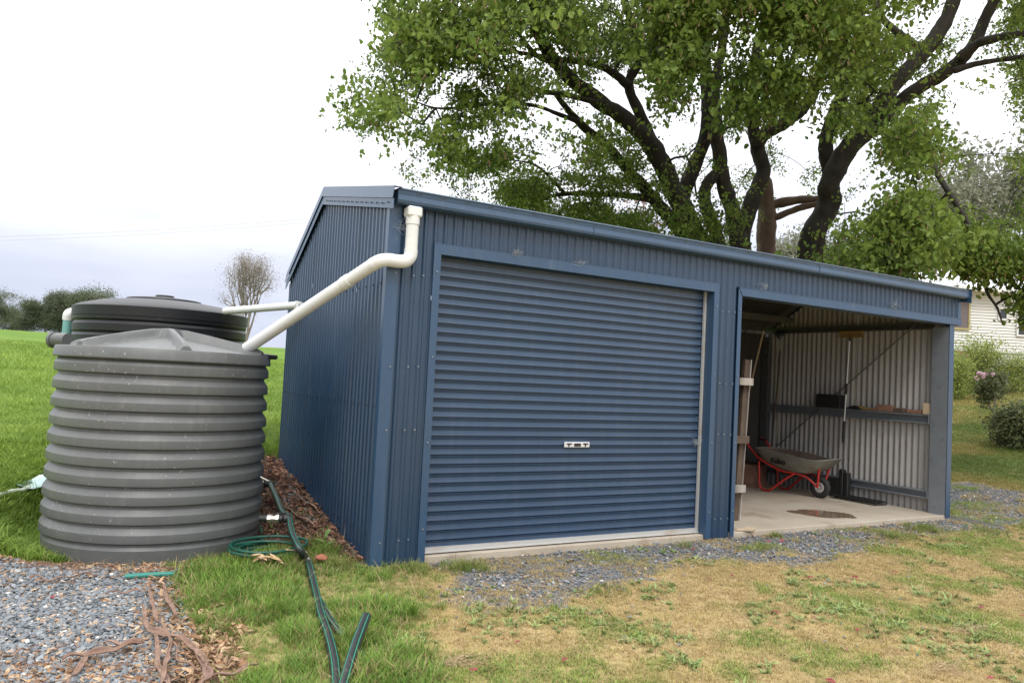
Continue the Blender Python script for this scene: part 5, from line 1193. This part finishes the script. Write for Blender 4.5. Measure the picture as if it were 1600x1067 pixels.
# extra dense low spray at (1090,345)
for k in range(70): att.append(at(random.gauss(1092, 30), random.gauss(350, 19), random.uniform(13.0, 13.8)))
# out-of-frame top of the crown, kept plausible from elsewhere
for k in range(1100):
    px = random.uniform(640, 1650); att.append(at(px, random.uniform(-420, -70)*(1-abs(px-1150)/900), random.uniform(12, 18)))
# branchlets: join every spray to the nearest wood
nodes = []
for P_, R in paths:
    for p, r in zip(P_[2:], R[2:]): nodes.append((p, r))
att.sort(key=lambda p: min((p-nodes[i][0]).length for i in range(0, len(nodes), 6)))
kd = KDTree(60000); cnt = 0; allp = []
def rebuild():
    k = KDTree(len(allp))
    for i, p in enumerate(allp): k.insert(p, i)
    k.balance(); return k
allp = [p for p, r in nodes]; kd = rebuild(); last = len(allp); par = [-1]*len(allp); twigs = []
for j, p in enumerate(att):
    if j % 120 == 0 and j: kd = rebuild()
    q, i, d = kd.find(p)
    if d < .12: continue
    steps = max(2, int(d/.22)); prev = i; a = q; mid = a.lerp(p, .5)+Vector((random.gauss(0, .06), random.gauss(0, .06), random.uniform(0, .16)))*d
    for s in range(1, steps+1):
        t = s/steps; c = a*(1-t)**2+mid*2*t*(1-t)+p*t*t+noise.noise_vector(a*2+p*t*3)*.05*(1-t)
        allp.append(c); par.append(prev); prev = len(allp)-1
    twigs.append(prev)
load = np.zeros(len(allp))
for i in range(len(allp)-1, -1, -1):
    load[i] += 1 if load[i] == 0 else 0
    if par[i] >= 0: load[par[i]] += load[i]
V = []; Fs = []
for i in range(len(allp)):
    if par[i] < 0: continue
    a, b = allp[par[i]], allp[i]; r1 = min(.05, .0048*load[i]**.42); r0 = min(.05, .0048*max(load[i], 1)**.42*1.1); d = b-a
    if d.length < 1e-4: continue
    x = d.orthogonal().normalized(); y = d.cross(x).normalized(); o = len(V)
    for c, r in ((a, r0), (b, r1)):
        for k in range(4): V.append(c+(x*math.cos(k*PI/2)+y*math.sin(k*PI/2))*r)
    for k in range(4): Fs.append((o+k, o+(k+1) % 4, o+4+(k+1) % 4, o+4+k))
m = MB(); m.add(V, Fs); me = bpy.data.meshes.new('twigs'); me.from_pydata([tuple(v) for v in V], [], Fs); me.materials.append(TRUNK); o = bpy.data.objects.new('twigs', me); col.objects.link(o); o.parent = tree; o.matrix_parent_inverse = WM[tree.name].inverted(); o['kind'] = 'stuff'
CL = [proto('leaf_spray', *cluster(18, .088, .24, s, seeds=(3 if s % 3 == 0 else 0))[:2], [LEAFM, SEEDM], cluster(18, .088, .24, s, seeds=(3 if s % 3 == 0 else 0))[2], cluster(18, .088, .24, s, seeds=(3 if s % 3 == 0 else 0))[3]) for s in range(9)]
def crown(name, parent, pts, sc_, tints, protos, tilt=.35):
    n = len(pts); s = np.asarray(sc_); return scatter(name, [tuple(p) for p in pts], eul(n, tilt), np.stack([s, s, s], 1), rng.randint(0, len(protos), n), protos, parent=parent, tint=tints)
cp = []; cs = []; ct = []
for p in att:
    dist = (p-CAM).dot(fw); pxn = dist
    for k in range(2):
        q = p+Vector((random.gauss(0, .14), random.gauss(0, .14), random.gauss(0, .10))); cp.append(q); cs.append(random.uniform(.62, 1.0)*(1.18 if dist < 12.7 else .72)); ct.append(.5+random.gauss(0, .14)+noise.noise(p*.6)*.25)
crown('crown', tree, cp, cs, ct, CL)

# ================================================================== FAR TREES, HEDGES, HOUSE
GUMM = leafmat('gum_foliage', (.085, .105, .060), (.17, .19, .115), trans=.25)
GUM2 = leafmat('grey_gum_foliage', (.16, .165, .12), (.31, .31, .22), trans=.25)
BRNM = leafmat('brown_foliage', (.19, .155, .13), (.37, .31, .26), trans=.25)
BUSHM = leafmat('bush_leaf', (.12, .18, .04), (.42, .46, .12), trans=.3)
DBUSH = leafmat('dark_bush_leaf', (.06, .085, .04), (.17, .19, .07), trans=.2)
PINK = mat('pink_petals', (.62, .42, .50), rough=.6, var=.15, vscale=30)
def cards(n, size, rad, seed, lobes=False):
    r = random.Random(seed); V = []; Fc = []; lv = []
    for i in range(n):
        p = Vector((r.gauss(0, .5), r.gauss(0, .5), r.gauss(0, .45)))*rad; R = Matrix.Rotation(r.uniform(0, 6.3), 3, 'Z') @ Matrix.Rotation(r.uniform(-1.2, 1.2), 3, 'X') @ Matrix.Rotation(r.uniform(0, 6), 3, 'Y')
        s = size*r.uniform(.5, 1.2); o = len(V); V += [p+R @ Vector(q)*s for q in ((-.5, 0, 0), (-.1, -.22, .05), (.5, 0, 0), (-.05, .22, .06))]; Fc.append((o, o+1, o+2, o+3)); t_ = r.uniform(-.3, .3); lv += [t_]*4
    return V, Fc, lv
def far_tree(name, label, px, py_base, Z, h_px, w_px, m_leaf, dens, seed, group=None, bark=LIMBG, bare=0, trunk_r=None, lean=0, spread=1.0, blobs=None, leaf=1.0, tight=1.0):
    """a tree of its own: trunk and limbs, and a crown made of leaf sprays set on the branch ends"""
    r = random.Random(seed); b = at(px, py_base, Z); h = h_px*Z/F; w_ = w_px*Z/F; b.z = gz(b.x, b.y) if Z > 12 else b.z
    top = at(px, py_base-h_px, Z).z; h = max(h, top-b.z) if top > b.z+.5 else h
    t = thing(name, label, 'tree' if 'tree' in name or 'gum' in name else 'shrub', (b.x, b.y, b.z), group)
    R0 = trunk_r or h*.028; tips = []; m = MB(); low = name == 'shrub' or name == 'hollow_standin'
    def grow(p, d, L, R, lev):
        n = 5; pts = [p]; q = p
        for i in range(n):
            d = (d+Vector((r.gauss(0, .12), r.gauss(0, .12), r.gauss(0, .06)+.03))).normalized(); q = q+d*L/n; pts.append(q)
        m.tube(pts, [R*(1-.45*i/n) for i in range(n+1)], 6 if lev < 2 else 4, cap=False)
        if lev >= 3 or R < h*.0012: tips.append(q); tips.append(pts[3]); return
        k = r.choice((3, 4)) if lev < 2 else 3
        for i in range(k):
            a = r.uniform(0, 2*PI) if lev else 2*PI*i/k+r.uniform(-.4, .4); sp_ = r.uniform(.35, .85)*spread; side_ = d.orthogonal().normalized(); side_.rotate(Matrix.Rotation(a, 3, d)); nd = (d+side_*sp_).normalized()
            grow(pts[-1] if i or lev else pts[-1], nd, L*r.uniform(.62, .85), R*.55*r.uniform(.8, 1.1), lev+1)
        tips.append(pts[-1])
    if low:
        for q in range(9):
            a = 2*PI*q/9; grow(Vector((.06*math.cos(a), .06*math.sin(a), 0)), Vector((math.cos(a)*r.uniform(.2, .9), math.sin(a)*r.uniform(.2, .9), 1)).normalized(), h*.4, h*.012, 1)
        for q in range(260):
            a = r.uniform(0, 2*PI); rr = math.sqrt(r.random())*w_*.45; tips.append(Vector((rr*math.cos(a), rr*math.sin(a), h*(.08+.75*r.random()*math.sqrt(max(0, 1-(rr/(w_*.5))**2))))))
    elif name == 'brown_tree':
        for q in range(6):
            a = 2*PI*q/6+.3; grow(Vector((0, 0, h*.04)), Vector((math.cos(a)*.46, math.sin(a)*.46, 1)).normalized(), h*.46, R0*.75, 0)
    else:
        grow(Vector((0, 0, 0)), Vector((lean, 0, 1)).normalized(), h*.34, R0, 0)
        if Z > 100:
            for q in range(95):
                a = r.uniform(0, 2*PI); u_ = r.random(); zz = .15+.80*u_; rr = math.sqrt(r.random())*w_*.5*math.sqrt(max(.05, 1-((zz-.55)/.5)**2)); tips.append(Vector((rr*math.cos(a), rr*math.sin(a), h*zz)))
    mz = max(p.z for p in tips); mxr = max(math.hypot(p.x, p.y) for p in tips); kz = h*.93/mz; kr = (w_/2)/mxr*.92
    m.v = [(b.x+x*(kr if z > h*.05 else 1), b.y+y*(kr if z > h*.05 else 1), b.z-.05+z*kz) for x, y, z in m.v]
    m.build('trunk', bark, t, smooth=True)
    pts = [Vector((b.x+p.x*kr, b.y+p.y*kr, b.z+p.z*kz)) for p in tips]
    sp = max(.10, h*.075); C_ = [proto('spray', *cards(14, sp*.42*leaf, sp*1.3*tight, seed*10+s)[:2], m_leaf, cards(14, sp*.42*leaf, sp*1.3*tight, seed*10+s)[2]) for s in range(3)]
    P_ = []
    for p in pts:
        for k in range(dens): P_.append(p+Vector((r.gauss(0, 1), r.gauss(0, 1), r.gauss(0, .7)))*sp*.8*tight)
    if bare: P_ = [p for p in P_ if r.random() > bare]
    crown('crown', t, P_, [r.uniform(.7, 1.3) for _ in P_], [.5+r.gauss(0, .15) for _ in P_], C_)
    return t
# left horizon
for k, (px, pb_, Z, h, w_, dn, lb) in enumerate((
  (-22, 518, 112, 66, 118, 12, 'tall dark gum tree cut by the left edge of the picture, on the horizon'),
  (4, 517, 118, 40, 62, 12, 'low dark gum tree at the left edge in front of the tallest one'),
  (42, 517, 118, 50, 42, 10, 'small rounded gum tree second from the left on the horizon'),
  (30, 518, 125, 26, 62, 12, 'low bushy tree between the two leftmost gums on the horizon'),
  (72, 518, 120, 40, 55, 12, 'low gum tree left of the wide clump on the horizon'),
  (95, 518, 122, 62, 75, 13, 'wide gum tree at the left half of the clump behind the black tank'),
  (125, 518, 128, 56, 75, 13, 'gum tree in the middle of the clump behind the black tank'),
  (148, 518, 122, 68, 75, 13, 'rounded gum tree at the right end of the clump behind the black tank'))):
    far_tree('gum_tree', lb, px, pb_, Z, h, w_, GUMM, dn, 30+k, 'gum trees on the left horizon')
far_tree('brown_tree', 'tall half bare brown tree standing alone on the field behind the tanks', 384, 522, 78, 140, 108, BRNM, 2, 51, None, LIMBG, bare=.1, spread=.95, leaf=.34, trunk_r=.5, tight=.6)
# right background
for k, (px, pb_, Z, h, w_, lm, lb) in enumerate((
  (1465, 470, 62, 200, 130, GUM2, 'grey gum tree behind the house roof'), (1545, 460, 66, 245, 150, GUM2, 'pale grey green gum tree high behind the right side of the house'),
  (1630, 460, 60, 260, 150, GUM2, 'pale gum tree cut by the right edge of the picture'), (1330, 480, 60, 110, 110, GUMM, 'dark gum tree glimpsed behind the right trunk of the big tree'),
  (1225, 470, 64, 110, 120, GUM2, 'grey tree glimpsed between the trunks of the big tree'), (1110, 460, 60, 100, 120, GUM2, 'grey tree glimpsed left of the trunks of the big tree'),
  (1400, 470, 58, 90, 90, GUM2, 'low grey tree just left of the white roof'))):
    far_tree('gum_tree', lb, px, pb_, Z, h, w_, lm, 9, 70+k, 'gum trees behind the house')
far_tree('blossom_tree', 'pinkish flowering tree low behind the shed roof, left of the trunks', 985, 420, 24, 110, 130, leafmat('blossom', (.22, .17, .13), (.42, .30, .33), trans=.3), 3, 88, None)
# house
H0 = at(1497, 560, 31); hx, hy = H0.x, H0.y; hz = at(1560, 562, 31).z
hd = Vector((r2.x, r2.y, 0)).normalized(); hn = Vector((-hd.y, hd.x, 0))   # wall direction, away from camera
house = thing('house', 'white weatherboard house with a white steel roof behind the garden', 'house', (hx, hy, gz(hx, hy)))
HM = Matrix((hd, hn, Vector((0, 0, 1)))).transposed().to_4x4(); HM.translation = Vector((hx, hy, 0))
def hb_(m, x0, y0, z0, x1, y1, z1): m.box(x0, y0, z0, x1, y1, z1, 0, HM)
zb = at(1530, 545, 31).z; ze = at(1500, 448, 31).z
m = MB(); hb_(m, -1.5, .06, zb-2.5, 9, 7, ze); m.build('wall_core', CREAMW, house)
k = 0; z = zb-.62
while z < ze:
    m = MB(); x0 = -1.5
    m.add([HM @ Vector(p) for p in ((-1.5, -.012, z), (9, -.012, z), (9, .028, z+.115), (-1.5, .028, z+.115), (-1.5, .05, z), (9, .05, z), (9, .055, z+.115), (-1.5, .055, z+.115))], [(0, 1, 2, 3), (0, 4, 5, 1), (3, 2, 6, 7), (0, 3, 7, 4), (1, 5, 6, 2)])
    m.build('weatherboard', CREAMW, house); z += .117
m = MB(); hb_(m, -1.5, -.05, zb-2.4, 1.35, .03, zb-.12); m.build('brick_base', BRICKM, house)
def window(x0, x1, z0, z1, mt, glass=GLASS):
    m = MB(); t = .07
    for a in ((x0, z0, x1, z0+t), (x0, z1-t, x1, z1), (x0, z0+t, x0+t, z1-t), (x1-t, z0+t, x1, z1-t)): hb_(m, a[0], -.07, a[1], a[2], -.018, a[3])
    wo = m.build('window', mt, house); m = MB(); hb_(m, x0+t, -.045, z0+t, x1-t, -.03, z1-t); m.build('pane', glass, wo); return wo
window(-.85, .42, at(1500, 515, 31).z, at(1500, 462, 31).z, TRIMC, CURTAIN)
window(2.3, 3.4, at(1580, 525, 31).z, at(1580, 485, 31).z, CREAMW); window(1.55, 1.95, at(1560, 500, 31).z, at(1560, 480, 31).z, CREAMW)
m = MB(); a_ = [HM @ Vector(p) for p in ((-3.2, -.5, ze-.05), (9.5, -.5, ze-.05), (9.5, 4, ze+1.45), (-1.2, 4, ze+1.45), (-3.2, -.5, ze-.11), (9.5, -.5, ze-.11), (9.5, 4, ze+1.39), (-1.2, 4, ze+1.39))]
m.add(a_, [(0, 1, 2, 3), (7, 6, 5, 4), (0, 4, 5, 1), (2, 6, 7, 3), (0, 3, 7, 4), (1, 5, 6, 2)]); m.build('roof', ROOFW, house)
m = MB(); hb_(m, -3.2, -.58, ze-.20, 9.5, -.505, ze-.04); m.build('gutter', CREAMW, house)
m = MB(); hb_(m, -1.55, -.05, zb-.12, 9, -.02, zb-.02); m.build('base_board', CREAMW, house)
# shrubs in front of the house
far_tree('shrub', 'broad yellow green shrub in front of the brick base of the house', 1522, 606, 24, 82, 80, BUSHM, 1, 101, None, LIMBG, leaf=1.5, tight=1.5)
far_tree('shrub', 'bright green shrub right of the broad one, in front of the white boards', 1582, 612, 23.5, 62, 70, BUSHM, 1, 102, None, LIMBG, leaf=1.5, tight=1.5)
far_tree('shrub', 'green shrub close behind the right corner of the shed', 1490, 602, 23, 52, 46, BUSHM, 1, 103, None, LIMBG, leaf=1.5, tight=1.4)
rh = far_tree('rhododendron_shrub', 'small leggy shrub with pink flowers standing on the lawn', 1549, 642, 17.5, 66, 56, DBUSH, 2, 104, None, LIMBG, leaf=1.7, tight=.8)
rb_ = rh.location
for k in range(7):
    c = at(1540+random.gauss(0, 7), 585+random.gauss(0, 3), 17.4); m = MB()
    for j in range(16):
        d = Vector((random.gauss(0, 1), random.gauss(0, 1), random.gauss(0, .7))).normalized()*.05; s = d.orthogonal().normalized()*.025; q = d.cross(s).normalized()*.025; m.add([c+d-s, c+d-q, c+d+s, c+d+q], [(0, 1, 2, 3)])
    m.build('flower', PINK, rh)
far_tree('hollow_standin', 'low dark spiky plant standing in for the dark hollow in the bank at the right edge of the lawn', 1600, 730, 15.5, 62, 88, DBUSH, 2, 105, None, LIMBG, leaf=2.2, tight=1.3)  # plant added in place of a dark hollow in the bank
# power line far left
m = MB()
for dy in (0, 6):
    pts = [at(-60+x*60, 372+dy-(x*60)*.055+4*math.sin(x/9*PI), 90) for x in range(0, 10)]; m.tube(pts, .018, 4)
o = m.build('power_line', mat('wire', (.42, .43, .46), rough=.6), None); tag(o, 'pair of thin overhead wires crossing the sky at far left', 'wire')
